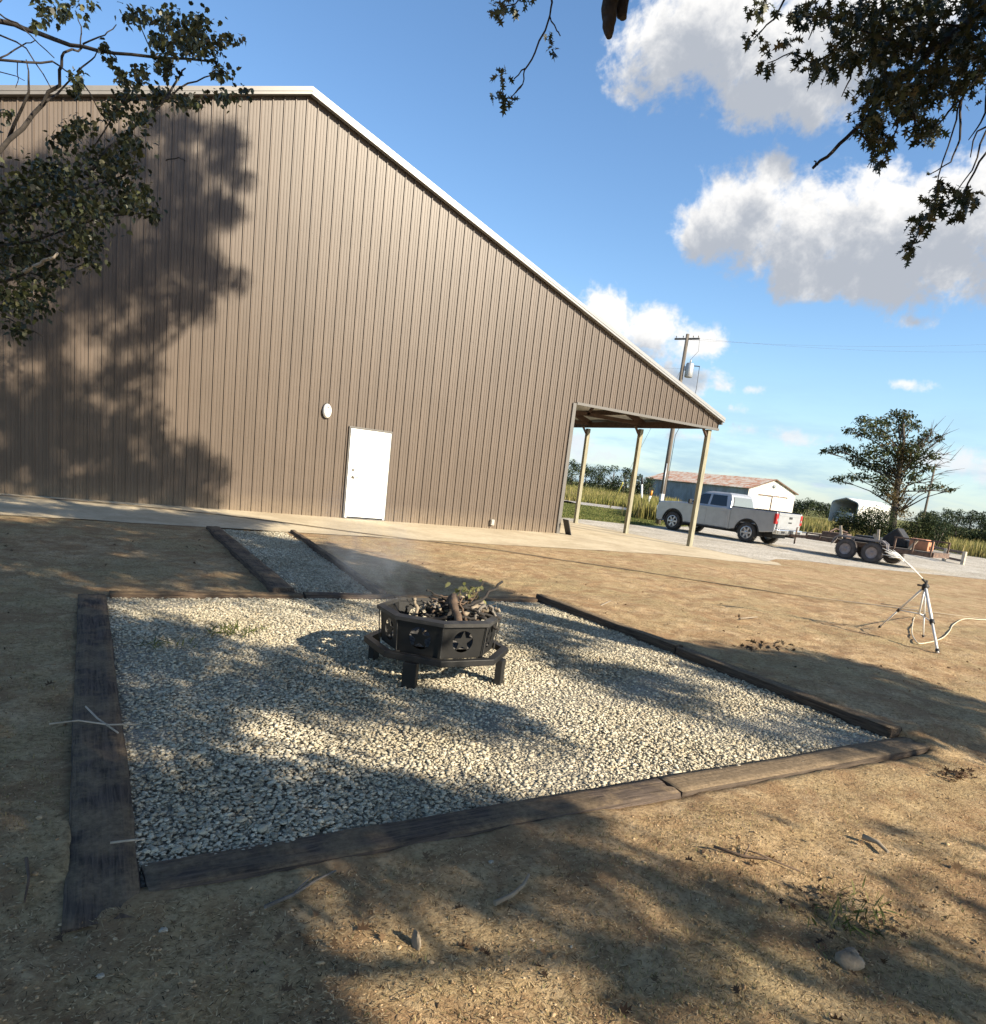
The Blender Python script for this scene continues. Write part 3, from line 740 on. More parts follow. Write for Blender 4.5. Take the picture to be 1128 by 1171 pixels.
M_rim = steel_material('ashy_rim_steel', (.040, .038, .036), (.085, .075, .065))
def octv(r, k): a = rad(45 * k); return Vector((r * math.cos(a), r * math.sin(a), 0))
ZB, ZT, RB, RT = .188, .435, .412, .436
for k in range(8):
    # a panel: plate with a round opening that holds a five-pointed star
    a0, a1, b0, b1 = octv(RB, k), octv(RB, k + 1), octv(RT, k), octv(RT, k + 1)
    a0.z = a1.z = ZB; b0.z = b1.z = ZT
    mid = (a0 + a1 + b0 + b1) / 4; ux = (a1 - a0).normalized(); uy = ((b0 + b1) / 2 - (a0 + a1) / 2).normalized()
    P2 = lambda x, y: mid + ux * x + uy * y
    hw = (a1 - a0).length / 2; hwt = (b1 - b0).length / 2; hh = ((b0 + b1) / 2 - (a0 + a1) / 2).length / 2
    rc, n = .080, 40
    circ = [(rc * math.cos(2 * math.pi * i / n + math.pi / 2), rc * math.sin(2 * math.pi * i / n + math.pi / 2)) for i in range(n)]
    outer = []
    for (cx_, cy_) in circ:
        q = max(abs(cx_) / hw, abs(cy_) / hh); ox, oy = cx_ / q, cy_ / q
        ox *= 1 + (hwt / hw - 1) * (oy / hh * .5 + .5); outer.append((ox, oy))
    bm_ = MB(); bm_.add([P2(*q) for q in circ] + [P2(*q) for q in outer], [(i, (i + 1) % n, n + (i + 1) % n, n + i) for i in range(n)])
    cor = [(-hw, -hh), (hw, -hh), (hwt, hh), (-hwt, hh)]
    for (qx, qy) in cor:                                           # fill the corners the radial lines skip
        js = sorted(range(n), key=lambda i: (outer[i][0] - qx) ** 2 + (outer[i][1] - qy) ** 2)[:2]
        bm_.add([P2(*outer[js[0]]), P2(qx, qy), P2(*outer[js[1]])], [(0, 1, 2)])
    st = []
    for i in range(10):
        r_ = rc * 1.01 if i % 2 == 0 else rc * .42; t_ = math.pi / 2 + math.pi * i / 5; st.append(P2(r_ * math.cos(t_), r_ * math.sin(t_)))
    bm_.add(st, [tuple(range(10))])
    o = bm_.build('side_panel', M_pit, pit, fix=False)
    s_ = o.modifiers.new('plate', 'SOLIDIFY'); s_.thickness = .006; s_.offset = 0
t = MB()
for k in range(8):
    i0, i1, o0, o1 = octv(.418, k), octv(.418, k + 1), octv(.468, k), octv(.468, k + 1)
    vs = []
    for z in (.436, .462):
        for v in (i0, i1, o1, o0): vs.append((v.x, v.y, z - (.012 if v in (o0, o1) else 0)))
    t.add(vs, [(3, 2, 1, 0), (4, 5, 6, 7), (0, 1, 5, 4), (2, 3, 7, 6)])
    t.beam((octv(.432, k).x, octv(.432, k).y, ZB), (octv(.45, k).x, octv(.45, k).y, .44), .008, .008)
t.build('rim', M_rim, pit)
t = MB(); t.add([(octv(.40, k).x, octv(.40, k).y, ZB + .006) for k in range(8)], [tuple(range(8))]); t.add([(octv(.40, k).x, octv(.40, k).y, ZB - .004) for k in range(8)], [tuple(range(8))[::-1]]); t.build('floor_plate', M_pit, pit)
t = MB()
for k in range(8):
    i0, i1, o0, o1 = octv(.485, k), octv(.485, k + 1), octv(.545, k), octv(.545, k + 1)
    vs = [(v.x, v.y, z) for z in (.162, .207) for v in (i0, i1, o1, o0)]
    t.add(vs, [(3, 2, 1, 0), (4, 5, 6, 7), (0, 1, 5, 4), (2, 3, 7, 6)])
for k in (0, 2, 4, 6): t.beam((octv(.39, k).x, octv(.39, k).y, .190), (octv(.50, k).x, octv(.50, k).y, .184), .03, .02)
t.build('base_ring', M_pit, pit, .004)
for ang in (22, 112, 202, 292):
    a = rad(ang); v = Vector((math.cos(a), math.sin(a), 0)) * .505
    t = MB(); t.box((0, 0, .068), (.10, .05, .188)); o = t.build('leg', M_pit, pit, .004); o.location = v; o.rotation_euler = (0, 0, a + math.pi / 2)
t = MB(); t.tube([(.36, -.10, .455), (.45, -.17, .50), (.462, -.19, .40), (.455, -.19, .25), (.44, -.18, .22)], .006, 6); t.build('poker_hook', M_rim, pit)
# ash inside
n = 26; ang_ = np.linspace(0, 2 * np.pi, n, endpoint=False); vs = [(0, 0, .30)]; fs = []
for rr, zz in ((.15, .31), (.28, .285), (.39, .25)):
    for q in range(n): vs.append((rr * math.cos(ang_[q]) * (1 if rr < .38 else .99), rr * math.sin(ang_[q]), zz + random.uniform(-.02, .02)))
for q in range(n): fs.append((0, 1 + q, 1 + (q + 1) % n))
for l in range(2):
    for q in range(n): a = 1 + l * n + q; b = 1 + l * n + (q + 1) % n; fs.append((a, a + n, b + n, b))
t = MB(); t.add(vs, fs, 0, True); o = t.build('ash_bed', mat('wood_ash', (.17, .16, .15), .95, var=.3, scale=30, c2=(.05, .045, .04), bmp=.6)); o.location = (*PC, 0); tag(o, 'grey ash lying on the floor of the fire pit', 'ash', kind='stuff')
# sticks
M_st = [mat('charred_stick', (.030, .025, .022), .85, var=.3, scale=14, bmp=.4), mat('brown_bark', (.13, .085, .055), .85, var=.25, scale=12, c2=(.06, .04, .028), bmp=.5), mat('pale_bare_wood', (.31, .25, .18), .8, var=.2, scale=10), mat('grey_bark', (.20, .175, .15), .85, var=.25, scale=14, bmp=.4)]
G_ST = 'sticks heaped in the fire pit'
def stick(pts, r0, r1, m_, label, group=G_ST, base=None, name='stick', cat='stick', wob=.012):
    pts = [Vector(p) for p in pts]; out = []
    nn = 7
    for i in range(nn * (len(pts) - 1) + 1):
        s = i / nn; j = min(int(s), len(pts) - 2); f = s - j
        q = pts[j].lerp(pts[j + 1], f)
        out.append(q + Vector((random.gauss(0, wob), random.gauss(0, wob), random.gauss(0, wob))) * .5)
    b = Vector(base or (PC[0], PC[1], 0)); t = MB()
    L = len(out); t.tube([q - Vector((0, 0, 0)) for q in out], [r0 + (r1 - r0) * i / (L - 1) * random.uniform(.9, 1.1) for i in range(L)], 8)
    o = t.build(name, m_); o.location = b; return tag(o, label, cat, group)
stick([(.08, .08, .40), (.09, -.02, .55), (-.0, -.20, .53), (-.02, -.37, .42)], .035, .026, M_st[1], 'thick crooked brown log arched over the front of the fire pit')
stick([(-.10, -.16, .42), (.22, -.06, .50), (.55, .06, .66)], .016, .010, M_st[0], 'long charred stick poking out past the right rim of the fire pit')
stick([(.08, -.22, .46), (.24, -.10, .50), (.36, .02, .50)], .019, .015, M_st[2], 'pale barkless branch lying slantwise on the heap in the fire pit')
stick([(-.18, .02, .36), (-.19, .04, .46), (-.20, .05, .52)], .014, .011, M_st[2], 'short pale stub sticking straight up at the left of the heap')
stick([(.14, -.26, .44), (.23, -.20, .52), (.30, -.22, .53), (.36, -.24, .42)], .012, .009, M_st[3], 'thin grey stick bent in a hoop over the right of the heap')
stick([(.26, -.06, .43), (.36, -.12, .50), (.39, -.20, .49)], .016, .012, M_st[2], 'short cream coloured split piece by the right rim of the fire pit')
stick([(-.25, -.22, .43), (-.05, -.24, .45), (.14, -.29, .455)], .014, .010, M_st[0], 'blackened stick lying along the front rim inside the fire pit')
for k in range(60):
    a = random.uniform(0, math.pi); c = Vector((random.uniform(-.10, .27), random.uniform(-.22, .16), random.uniform(.34, .52))); L = random.uniform(.09, .20)
    d = Vector((math.cos(a), math.sin(a), random.uniform(-.5, .6))) * L; kn = Vector((random.uniform(-.03, .03), random.uniform(-.03, .03), random.uniform(-.01, .04)))
    stick([c - d, c + kn, c + d], random.uniform(.006, .013), random.uniform(.003, .008), random.choice(M_st[:2] + M_st[:2] + M_st[:2] + [M_st[2], M_st[3]]), 'short stick in the tangled heap inside the fire pit')

# ------------------------------------------------------------------ leaves
LEAF_SIMPLE = np.array([(0, 0), (.22, .30), (.14, .62), (0, 1), (-.14, .62), (-.22, .30)]) - np.array([0, .1])
LEAF_OAK = np.array([(0, 0), (.05, .12), (.26, .10), (.10, .28), (.42, .42), (.12, .50), (.33, .74), (.09, .70), (0, 1.0), (-.09, .70), (-.33, .74), (-.12, .50), (-.42, .42), (-.10, .28), (-.26, .10), (-.05, .12)])
LEAF_BROAD = np.array([(0, 0), (.20, .06), (.36, .30), (.26, .42), (.34, .60), (.14, .72), (0, 1.0), (-.14, .72), (-.34, .60), (-.26, .42), (-.36, .30), (-.20, .06)])
def leaves(C, size, shape, droop=.5, fold=.25, flat=None):
    """C (n,3) positions, size (n,), returns verts and faces; each leaf is a small folded outline"""
    n = len(C); k = len(shape)
    az = rng.uniform(0, 2 * np.pi, n); tilt = rng.normal(-droop, .55, n) if flat is None else rng.normal(0, flat, n); roll = rng.normal(0, .7 if flat is None else flat, n)
    d = np.stack([np.cos(az) * np.cos(tilt), np.sin(az) * np.cos(tilt), np.sin(tilt)], -1)
    s0 = np.stack([-np.sin(az), np.cos(az), 0 * az], -1); u0 = np.cross(d, s0)
    s = s0 * np.cos(roll)[:, None] + u0 * np.sin(roll)[:, None]; u = np.cross(d, s)
    X = shape[:, 0][None, :, None]; Y = shape[:, 1][None, :, None]
    Vv = C[:, None, :] + size[:, None, None] * (s[:, None, :] * X + d[:, None, :] * Y + u[:, None, :] * (np.abs(X) * fold - Y * Y * .15))
    b = (np.arange(n) * k)[:, None] + np.arange(k)[None, :]
    return Vv.reshape(-1, 3), b
M_gl = island_mat('green_leaf', [(0, (.14, .15, .05)), (.5, (.30, .29, .12)), (1, (.42, .37, .19))], .5, translucent=.3)
n = 50; base = np.array([.33, .10, .50]) + np.array(PC + (0,))
C = base + rng.normal(0, 1, (n, 3)) * np.array([.075, .06, .05]) + np.array([-.02, .06, .06])
Vl, Fl = leaves(C, rng.uniform(.03, .065, n), LEAF_BROAD)
lt = thing('leafy_twig', 'wilting leafy green twig laid on the back right of the fire pit heap', 'twig', tuple(base))
t = MB(); 
for q in range(6): t.tube([(-.1, -.05, -.06), (random.uniform(-.05, .05), random.uniform(-.05, .05), .04), (random.uniform(-.1, .12), random.uniform(-.05, .1), random.uniform(.06, .14))], [.006, .004, .002], 5)
t.build('stem', M_st[1], lt)
link('foliage', np_mesh('foliage', Vl - base, Fl, [M_gl]), lt)
# ------------------------------------------------------------------ pickup truck (local: +y forward, origin on the ground under the middle of the rear axle)
ZD = -0.115
PHI = rad(10)
def paint(name, c):
    mt, nt, bs = new_mat(name); bs.inputs['Base Color'].default_value = (*c, 1); bs.inputs['Metallic'].default_value = .35
    bs.inputs['Roughness'].default_value = .32; bs.inputs['Coat Weight'].default_value = .6; bs.inputs['Coat Roughness'].default_value = .06
    n1 = noise(nt, coords(nt), 3, 5, .65); nt.links.new(ramp(nt, n1, [(.35, tuple(q * .88 for q in c)), (.6, c)]), bs.inputs['Base Color']); return mt
M_paint = paint('silver_paint', (.40, .405, .415))
M_glass = new_mat('tinted_glass')[0]; _b = M_glass.node_tree.nodes['Principled BSDF']; _b.inputs['Base Color'].default_value = (.018, .022, .025, 1); _b.inputs['Roughness'].default_value = .05; _b.inputs['Specular IOR Level'].default_value = .7
M_glass2 = new_mat('rear_glass')[0]; _b = M_glass2.node_tree.nodes['Principled BSDF']; _b.inputs['Base Color'].default_value = (.16, .18, .18, 1); _b.inputs['Roughness'].default_value = .08
M_black = mat('black_plastic', (.022, .022, .023), .6, var=.15)
M_rubber = mat('tyre_rubber', (.030, .028, .027), .85, var=.25, scale=8, c2=(.055, .048, .04))
M_chrome = mat('bright_metal', (.75, .75, .74), .22, metal=.85, var=.03)
M_red = mat('tail_lamp_red', (.45, .02, .02), .25, var=.1)
M_alloy = mat('alloy_rim', (.48, .48, .49), .35, metal=.6, var=.1)
WB = 3.66; AR = .40; HALF = 1.0
truck = thing('pickup_truck', 'silver crew-cab pickup truck parked on the gravel with a trailer hitched behind', 'pickup truck', (0, 0, 0), PHI)
# near rear wheel stands at (23.3, 19.98)
truck.location = (23.3 + .88 * math.cos(PHI), 19.98 + .88 * math.sin(PHI), ZD)
def arch(yc, zb, r, n=12, rev=False):
    a0 = math.asin((zb - AR) / r); th = np.linspace(math.pi - a0, a0, n)
    pts = [(yc + r * math.cos(t_), AR + r * math.sin(t_)) for t_ in th]
    return pts
RA = .53
# cab and hood, sides in one outline
fr = [(.86, .43)] + [(WB - RA * math.cos(math.asin((.43 - AR) / RA)), .43)] + arch(WB, .43, RA) + [(4.42, .36), (4.56, .40), (4.60, .62), (4.585, .95), (4.55, 1.15), (4.42, 1.23), (3.35, 1.30), (3.0, 1.30), (.86, 1.27)]
t = MB(); t.prism(fr, -HALF, HALF, 'yz'); body = t.build('body', M_paint, truck, .045, 3)
# bed: two sides, floor, bulkhead
rb = [(-1.18, .58), (-.62, .50)] + arch(0, .50, RA) + [(.84, .43), (.84, 1.36), (-1.20, 1.36)]
t = MB(); t.prism(rb, -HALF, -HALF + .10, 'yz'); t.prism(rb, HALF - .10, HALF, 'yz'); t.box((0, -.18, .78), (1.84, 1.98, .06)); t.box((0, .815, 1.05), (1.82, .05, .60))
bed_ = t.build('cargo_bed', M_paint, truck, .03, 2)
for s_ in (-1, 1): t = MB(); t.box((s_ * .95, -.17, 1.375), (.11, 2.02, .03)); t.build('bed_rail_cap', M_black, bed_, .008)
# dark wheel houses and chassis
t = MB(); t.box((0, 0, .62), (1.76, 1.02, .62)); t.box((0, WB, .60), (1.8, 1.02, .62)); t.box((0, 1.7, .40), (1.0, 5.2, .16)); t.build('chassis', M_black, truck)
# greenhouse
def hw(z): return .945 - (z - 1.27) / .62 * .20
ghb = [(-.95, .90), (.95, .90), (.95, 3.12), (-.95, 3.12)]
t = MB()
lv = [(1.24, .90, 3.18), (1.30, .90, 3.08), (1.62, .96, 2.62), (1.84, 1.06, 2.30), (1.905, 1.22, 2.05)]
vs = []
for z, y0, y1 in lv:
    h = hw(min(z, 1.86)) - (.10 if z > 1.88 else 0)
    vs += [(-h, y0, z), (h, y0, z), (h, y1, z), (-h, y1, z)]
fs = [(i * 4 + k, i * 4 + (k + 1) % 4, i * 4 + 4 + (k + 1) % 4, i * 4 + 4 + k) for i in range(len(lv) - 1) for k in range(4)] + [(16, 17, 18, 19)]
t.add(vs, fs); cab = t.build('cab_roof', M_paint, truck, .03, 2)
def side_pane(pts, sgn, mtl, name, par, proud=.006):
    t = MB(); t.add([(sgn * (hw(z) + proud), y, z) for y, z in pts] + [(sgn * (hw(z) - .02), y, z) for y, z in pts], [tuple(range(len(pts)))] + [(i, (i + 1) % len(pts), len(pts) + (i + 1) % len(pts), len(pts) + i) for i in range(len(pts))])
    return t.build(name, mtl, par)
for sgn in (-1, 1):
    # doors: thin panels proud of the body
    for (y0, y1, wp) in ((1.02, 1.97, [(1.12, 1.33), (1.92, 1.33), (1.92, 1.77), (1.24, 1.77)]), (1.99, 3.02, [(2.03, 1.33), (2.90, 1.33), (2.42, 1.74), (2.28, 1.77), (2.03, 1.77)])):
        t = MB(); t.box((sgn * (HALF + .004), (y0 + y1) / 2, .87), (.012, y1 - y0 - .025, .76)); d = t.build('door', M_paint, truck, .004)
        side_pane(wp, sgn, M_glass, 'window', d)
        t = MB(); t.box((sgn * (HALF + .025), y0 + .16, 1.12), (.03, .19, .035)); t.build('handle', M_paint, d, .008)
    t = MB(); t.box((sgn * (HALF + .11), 2.80, 1.36), (.20, .10, .20)); t.box((sgn * (HALF), 2.84, 1.30), (.06, .08, .06)); t.build('mirror', M_black, truck, .03)
    t = MB(); t.box((sgn * (HALF - .02), 2.0, .42), (.16, 2.1, .05)); t.build('running_board', M_black, truck, .01)
    for yc in (0, WB):                                              # dark arch flares
        a = arch(yc, .45, RA + .035, 16); b = arch(yc, .45, RA - .005, 16)
        t = MB(); vs = [(sgn * (HALF + .012), y, z) for y, z in a] + [(sgn * (HALF + .012), y, z) for y, z in b] + [(sgn * (HALF - .06), y, z) for y, z in b] + [(sgn * (HALF - .06), y, z) for y, z in a]
        k = len(a); fs = []
        for i in range(k - 1):
            for q in range(4): fs.append((q * k + i, q * k + i + 1, ((q + 1) % 4) * k + i + 1, ((q + 1) % 4) * k + i))
        t.add(vs, fs); t.build('arch_flare', M_black, truck)
    t = MB(); t.box((sgn * .955, -1.165, 1.10), (.15, .11, .40)); tl = t.build('tail_light', M_red, truck, .02)
    t = MB(); t.box((sgn * .93, -1.226, 1.06), (.07, .012, .10)); t.build('reverse_lamp', M_chrome, tl)
    t = MB(); t.box((sgn * .80, 4.58, .90), (.36, .10, .20)); t.build('headlight', M_chrome, truck, .02)
# rear window, windscreen
def quad_pane(name, pts, mtl):
    t = MB(); t.add(pts, [(0, 1, 2, 3)]); o = t.build(name, mtl, truck); s_ = o.modifiers.new('t', 'SOLIDIFY'); s_.thickness = .01; s_.offset = 0; return o
t = MB(); t.add([(-.76, .893, 1.36), (.76, .893, 1.36), (.69, .94, 1.62), (-.69, .94, 1.62), (.66, .995, 1.75), (-.66, .995, 1.75)], [(0, 1, 2, 3), (3, 2, 4, 5)]); o = t.build('rear_window', M_glass2, truck); s_ = o.modifiers.new('t', 'SOLIDIFY'); s_.thickness = .01; s_.offset = 0
quad_pane('windscreen', [(-.82, 3.02, 1.36), (.82, 3.02, 1.36), (.68, 2.42, 1.78), (-.68, 2.42, 1.78)], M_glass)
t = MB(); t.box((0, -1.195, 1.03), (1.70, .06, .64)); tg = t.build('tailgate', M_paint, truck, .015)
t = MB(); t.box((0, -1.228, 1.24), (1.58, .012, .035)); t.box((0, -1.23, .78), (1.58, .012, .03)); t.build('tailgate_crease', M_paint, tg, .004)
t = MB(); t.box((.06, -1.235, 1.17), (.22, .03, .085)); t.build('handle', M_black, tg, .01)
t = MB(); t.box((.06, -1.232, .98), (.25, .014, .05)); t.build('badge', M_black, tg, .004)
t = MB(); t.box((0, -1.29, .60), (1.86, .15, .20)); t.box((-.88, -1.20, .60), (.14, .2, .2)); t.box((.88, -1.20, .60), (.14, .2, .2)); bp = t.build('rear_bumper', M_chrome, truck, .03)
t = MB(); t.box((0, -1.37, .62), (.36, .012, .13)); t.box((.62, -1.36, .60), (.26, .03, .08)); t.box((-.62, -1.36, .60), (.26, .03, .08)); t.build('plate_recess', M_black, bp)
t = MB(); t.box((0, -1.35, .43), (.12, .34, .07)); t.lathe([(0, .12), (.03, .115), (.035, .07), (.02, .04), (.02, 0)], (0, -1.48, .45), 'z', 12); t.build('hitch_ball', M_black, truck)
t = MB(); t.box((0, 4.58, .72), (1.6, .08, .42)); t.build('grille', M_black, truck, .01)
def wheel(name, parent, x, y, r, wd, rim_r, sgn, rim_mat, spokes=6, tyre_mat=None):
    """tyre with a rim as its child; the axle runs along x"""
    t = MB(); h = wd / 2
    t.lathe([(rim_r, -h * .8), (rim_r + .03, -h), (r - .05, -h), (r - .01, -h * .78), (r, -h * .5), (r, h * .5), (r - .01, h * .78), (r - .05, h), (rim_r + .03, h), (rim_r, h * .8)], (0, 0, 0), 'x', 36)
    for k in range(40):
        a = 2 * math.pi * k / 40
        for q in (-.6, .6): t.box((q * h, (r + .001) * math.cos(a), (r + .001) * math.sin(a)), (h * .55, .022, .022), Matrix.Rotation(a, 3, 'X'))
    wh = t.build(name, tyre_mat or M_rubber, parent); wh.location = (x, y, r)
    f = sgn * h
    t = MB(); t.lathe([(rim_r + .005, -h * .85), (rim_r + .005, h * .85)], (0, 0, 0), 'x', 30)
    t.lathe([(0, f * .15), (rim_r, f * .15)], (0, 0, 0), 'x', 30)
    if spokes:
        for k in range(spokes):
            a = 2 * math.pi * k / spokes; u = (math.cos(a), math.sin(a))
            t.beam((f * .80, .04 * u[0], .04 * u[1]), (f * .86, rim_r * .97 * u[0], rim_r * .97 * u[1]), .075, .03, up=(1, 0, 0))
        t.lathe([(0, f * .95), (.07, f * .93), (.085, f * .7)], (0, 0, 0), 'x', 16); t.lathe([(rim_r - .025, f * .98), (rim_r + .012, f * .98), (rim_r + .012, f * .7)], (0, 0, 0), 'x', 30)
    else:
        t.lathe([(0, f * .72), (.05, f * .72), (.055, f * .5), (.10, f * .42), (.14, f * .62), (rim_r * .92, f * .5), (rim_r, f * .9)], (0, 0, 0), 'x', 30)
    t.build('rim', rim_mat, wh); return wh
for sgn in (-1, 1):
    for yc in (0, WB): wheel('wheel', truck, sgn * .87, yc, AR + .005, .27, .25, sgn, M_alloy)

# ------------------------------------------------------------------ tandem trailer behind it
M_rust = mat('rusty_frame', (.17, .105, .075), .8, var=.3, scale=9, c2=(.07, .048, .038), bmp=.3)
M_deck = mat('grey_deck_boards', (.20, .17, .14), .9, var=.3, scale=5, stretch=(8, 1, 1))
M_dust = mat('dusty_rim', (.34, .29, .28), .8, var=.15)
M_dustt = mat('dusty_tyre', (.095, .082, .078), .9, var=.2)
M_pale = mat('pale_bare_lumber', (.50, .43, .34), .8, var=.2, scale=6)
trl = thing('utility_trailer', 'rusty tandem-axle flatbed trailer hitched to the silver pickup, loaded with scrap', 'trailer', (0, 0, ZD), PHI)
trl.location = truck.matrix_basis @ Vector((0, -1.18 - 2.85, 0))          # origin on the ground under the first axle
Y0, Y1 = 1.62, -2.75; DH = .56                                          # front and rear of the deck
t = MB()
for s_ in (-1, 1): t.beam((s_ * .74, Y0, DH), (s_ * .74, Y1, DH), .08, .13); t.beam((s_ * .72, Y0, DH), (0, 2.66, .50), .07, .11)
for y in np.linspace(Y0, Y1, 9): t.beam((-.74, y, DH), (.74, y, DH), .05, .09)
t.box((0, 2.66, .50), (.16, .16, .10)); t.build('frame', M_rust, trl)
t = MB(); t.tube([(.02, 2.45, .2), (.02, 2.45, .85)], .03, 10); t.tube([(.02, 2.45, .85), (.12, 2.45, .86)], .012, 6); t.build('jack', M_rust, trl)
t = MB(); t.box((0, 2.84, .50), (.12, .36, .09)); t.build('coupler', M_black, trl, .01)
t = MB()
for k in range(9): t.box((-.66 + k * .165, (Y0 + Y1) / 2, DH + .085), (.155, Y0 - Y1, .036))
t.build('deck', M_deck, trl)
for s_ in (-1, 1):
    for yy in (0, -.93): wheel('wheel', trl, s_ * .90, yy, .365, .22, .20, s_, M_dust, 0, M_dustt)
    t = MB(); pr = [(.52, .50), (.44, .74), (.30, .84), (-1.22, .84), (-1.38, .74), (-1.46, .50)]
    vs = [(s_ * .77, y, z) for y, z in pr] + [(s_ * 1.04, y, z) for y, z in pr]; k = len(pr)
    t.add(vs, [(i, i + 1, k + i + 1, k + i) for i in range(k - 1)]); t.add([(s_ * 1.04, y, z) for y, z in pr] + [(s_ * 1.04, y, z - .07) for y, z in pr], [(i, i + 1, k + i + 1, k + i) for i in range(k - 1)])
    o = t.build('fender', mat('grey_fender', (.22, .20, .20), .6, var=.2), trl); s2 = o.modifiers.new('t', 'SOLIDIFY'); s2.thickness = .012
    t = MB()
    for y in (-1.55, -2.15, -2.72): t.beam((s_ * .78, y, DH - .02), (s_ * .78, y, DH + .48), .05, .05)
    t.beam((s_ * .78, -1.5, DH + .46), (s_ * .78, -2.74, DH + .46), .05, .05); t.build('side_rail', M_rust, trl); t = MB(); t.beam((s_ * .78, Y0, DH + .17), (s_ * .78, .5, DH + .17), .05, .05)
    for y in (Y0, 1.1, .55): t.beam((s_ * .78, y, DH), (s_ * .78, y, DH + .17), .05, .05)
    t.build('side_rail', M_rust, trl)
t = MB(); t.beam((-.74, Y1 - .03, DH + .02), (.74, Y1 - .03, DH + .02), .06, .16); t.build('tail_bar', M_rust, trl)
# load on the trailer, each piece its own thing
def local(par, x, y, z): return tuple(Vector(par.location) + Matrix.Rotation(PHI, 3, 'Z') @ Vector((x, y, z)))
def put(o, x, y, z, rz, label, cat): o.location = local(trl, x, y, z); o.rotation_euler = (0, 0, PHI + rz); return tag(o, label, cat)
ZD2 = DH + .104
t = MB(); t.box((0, 0, .17), (.55, .62, .34)); t.box((0, .05, .36), (.50, .50, .05)); t.box((.0, -.33, .12), (.3, .06, .12)); put(t.build('equipment_box', mat('faded_orange', (.52, .23, .12), .6, var=.15), None, .03), .05, -2.10, ZD2, 0, 'faded orange equipment box on the rear of the rusty trailer', 'equipment box')
t = MB(); t.prism([(-.45, 0), (.40, 0), (.36, .30), (-.05, .68), (-.42, .25)], -.34, .34, 'yz'); put(t.build('tarped_pile', mat('black_tarp', (.022, .021, .022), .7, var=.3, bmp=.5), None, .05), .15, -1.22, ZD2, .1, 'black peaked tarp-covered pile on the rusty trailer beside the orange box', 'covered pile')
t = MB(); t.box((0, 0, .10), (.7, .9, .20)); t.tube([(-.3, .2, .2), (.1, .1, .34), (.3, -.3, .24)], .035, 7); put(t.build('scrap_pile', M_rust, None, .02), .1, .9, ZD2, .2, 'low heap of rusty scrap near the front of the trailer deck', 'scrap')
t = MB(); t.box((0, 0, .12), (1.0, .55, .24)); put(t.build('dark_crate', M_black, None, .02), .15, -.3, ZD2, -.1, 'dark flat crate between the wheels on the trailer deck', 'crate')
for k, (x, y, z0_, dx, dy, dz, lb) in enumerate(((-.80, .30, .70, .02, .12, .46, 'pale board standing upright in front of the first trailer wheel'), (-.85, -1.00, .80, .02, .06, .40, 'pale board standing above the second trailer wheel'), (-.85, -1.25, .30, .0, .42, .72, 'pale slanting plank leaning on the trailer behind its wheels'), (-.72, -1.95, .56, .06, -.25, .48, 'short tan brace leaning against the rear trailer rail'))):
    t = MB(); t.beam((0, 0, 0), (dx, dy, dz), .035, .09, up=(0, 1, 0)); put(t.build('plank', M_pale), x, y, z0_, 0, lb, 'plank')
# low rail frame further along the drive
rl = thing('low_rail', 'low rusty rail on two posts at the field edge right of the trailer', 'rail', tuple(on_z((1079.5, 641.6), ZD)))
pa, pb, pc = [Vector(on_z(q, ZD)) for q in ((1079.5, 641.6), (1100.7, 645.7), (1062, 637))]; o_ = Vector(rl.location)
t = MB(); H_ = .52
t.beam(pc - o_ + Vector((0, 0, H_)), pb - o_ + Vector((0, 0, H_)), .09, .10); t.beam(pc - o_ + Vector((0, 0, .16)), pb - o_ + Vector((0, 0, .16)), .07, .10); t.build('rail', M_rust, rl)
for q in (pa, pb): t = MB(); t.beam(q - o_ + Vector((0, 0, -.05)), q - o_ + Vector((0, 0, H_ + .06)), .13, .13); t.build('post', M_pale, rl)

# ------------------------------------------------------------------ sprinkler tripod and hoses
M_alu = mat('pale_aluminium', (.74, .73, .70), .4, metal=.15, var=.05)
tp = thing('tripod_sprinkler', 'white metal tripod lawn sprinkler standing on the brown yard', 'sprinkler', (9.32, 5.08, 0))
o_ = Vector((9.32, 5.08, 0)); top = Vector(on_y((1059, 669), 5.05)) - o_
feet = [Vector(on_z((1073, 747), 0)) - o_, Vector(on_z((1005, 718), 0)) - o_, Vector(on_z((1056, 729), 0)) - o_]
hub = top - Vector((0, 0, .02))
for k, f in enumerate(feet):
    a = hub + (f - hub) * .04; mid = hub + (f - hub) * .55
    t = MB(); r1 = .019 if k == 0 else .013
    t.tube([a, mid], r1, 10); t.tube([mid, f], r1 * .78, 10); lg = t.build('leg', M_alu, tp)
    t = MB(); t.tube([mid + (f - hub) * -.025, mid + (f - hub) * .025], r1 * 1.5, 10); t.tube([f + (hub - f) * .05, f + (hub - f) * .02], r1 * 1.3, 8); t.build('clamp', M_black, lg)
cen = hub + Vector((0, 0, -.36))
t = MB(); t.tube([hub, cen], .012, 8)
for f in feet: t.tube([cen, hub + (f - hub) * .55], .008, 6)
t.build('brace', M_alu, tp)
t = MB(); t.lathe([(0, -.05), (.035, -.05), (.04, 0), (.035, .03), (.018, .035), (.018, .08), (0, .08)], hub, 'z', 14); t.tube([hub + Vector((0, 0, .05)), hub + Vector((-.05, .03, .09))], .014, 8); t.tube([hub + Vector((-.09, .05, .01)), hub + Vector((.05, -.02, .0))], .012, 6); t.build('sprinkler_head', M_black, tp)
jet_mat, nt, bs = new_mat('water_jet'); bs.inputs['Base Color'].default_value = (.92, .93, .93, 1); bs.inputs['Roughness'].default_value = .35; bs.inputs['Alpha'].default_value = .8
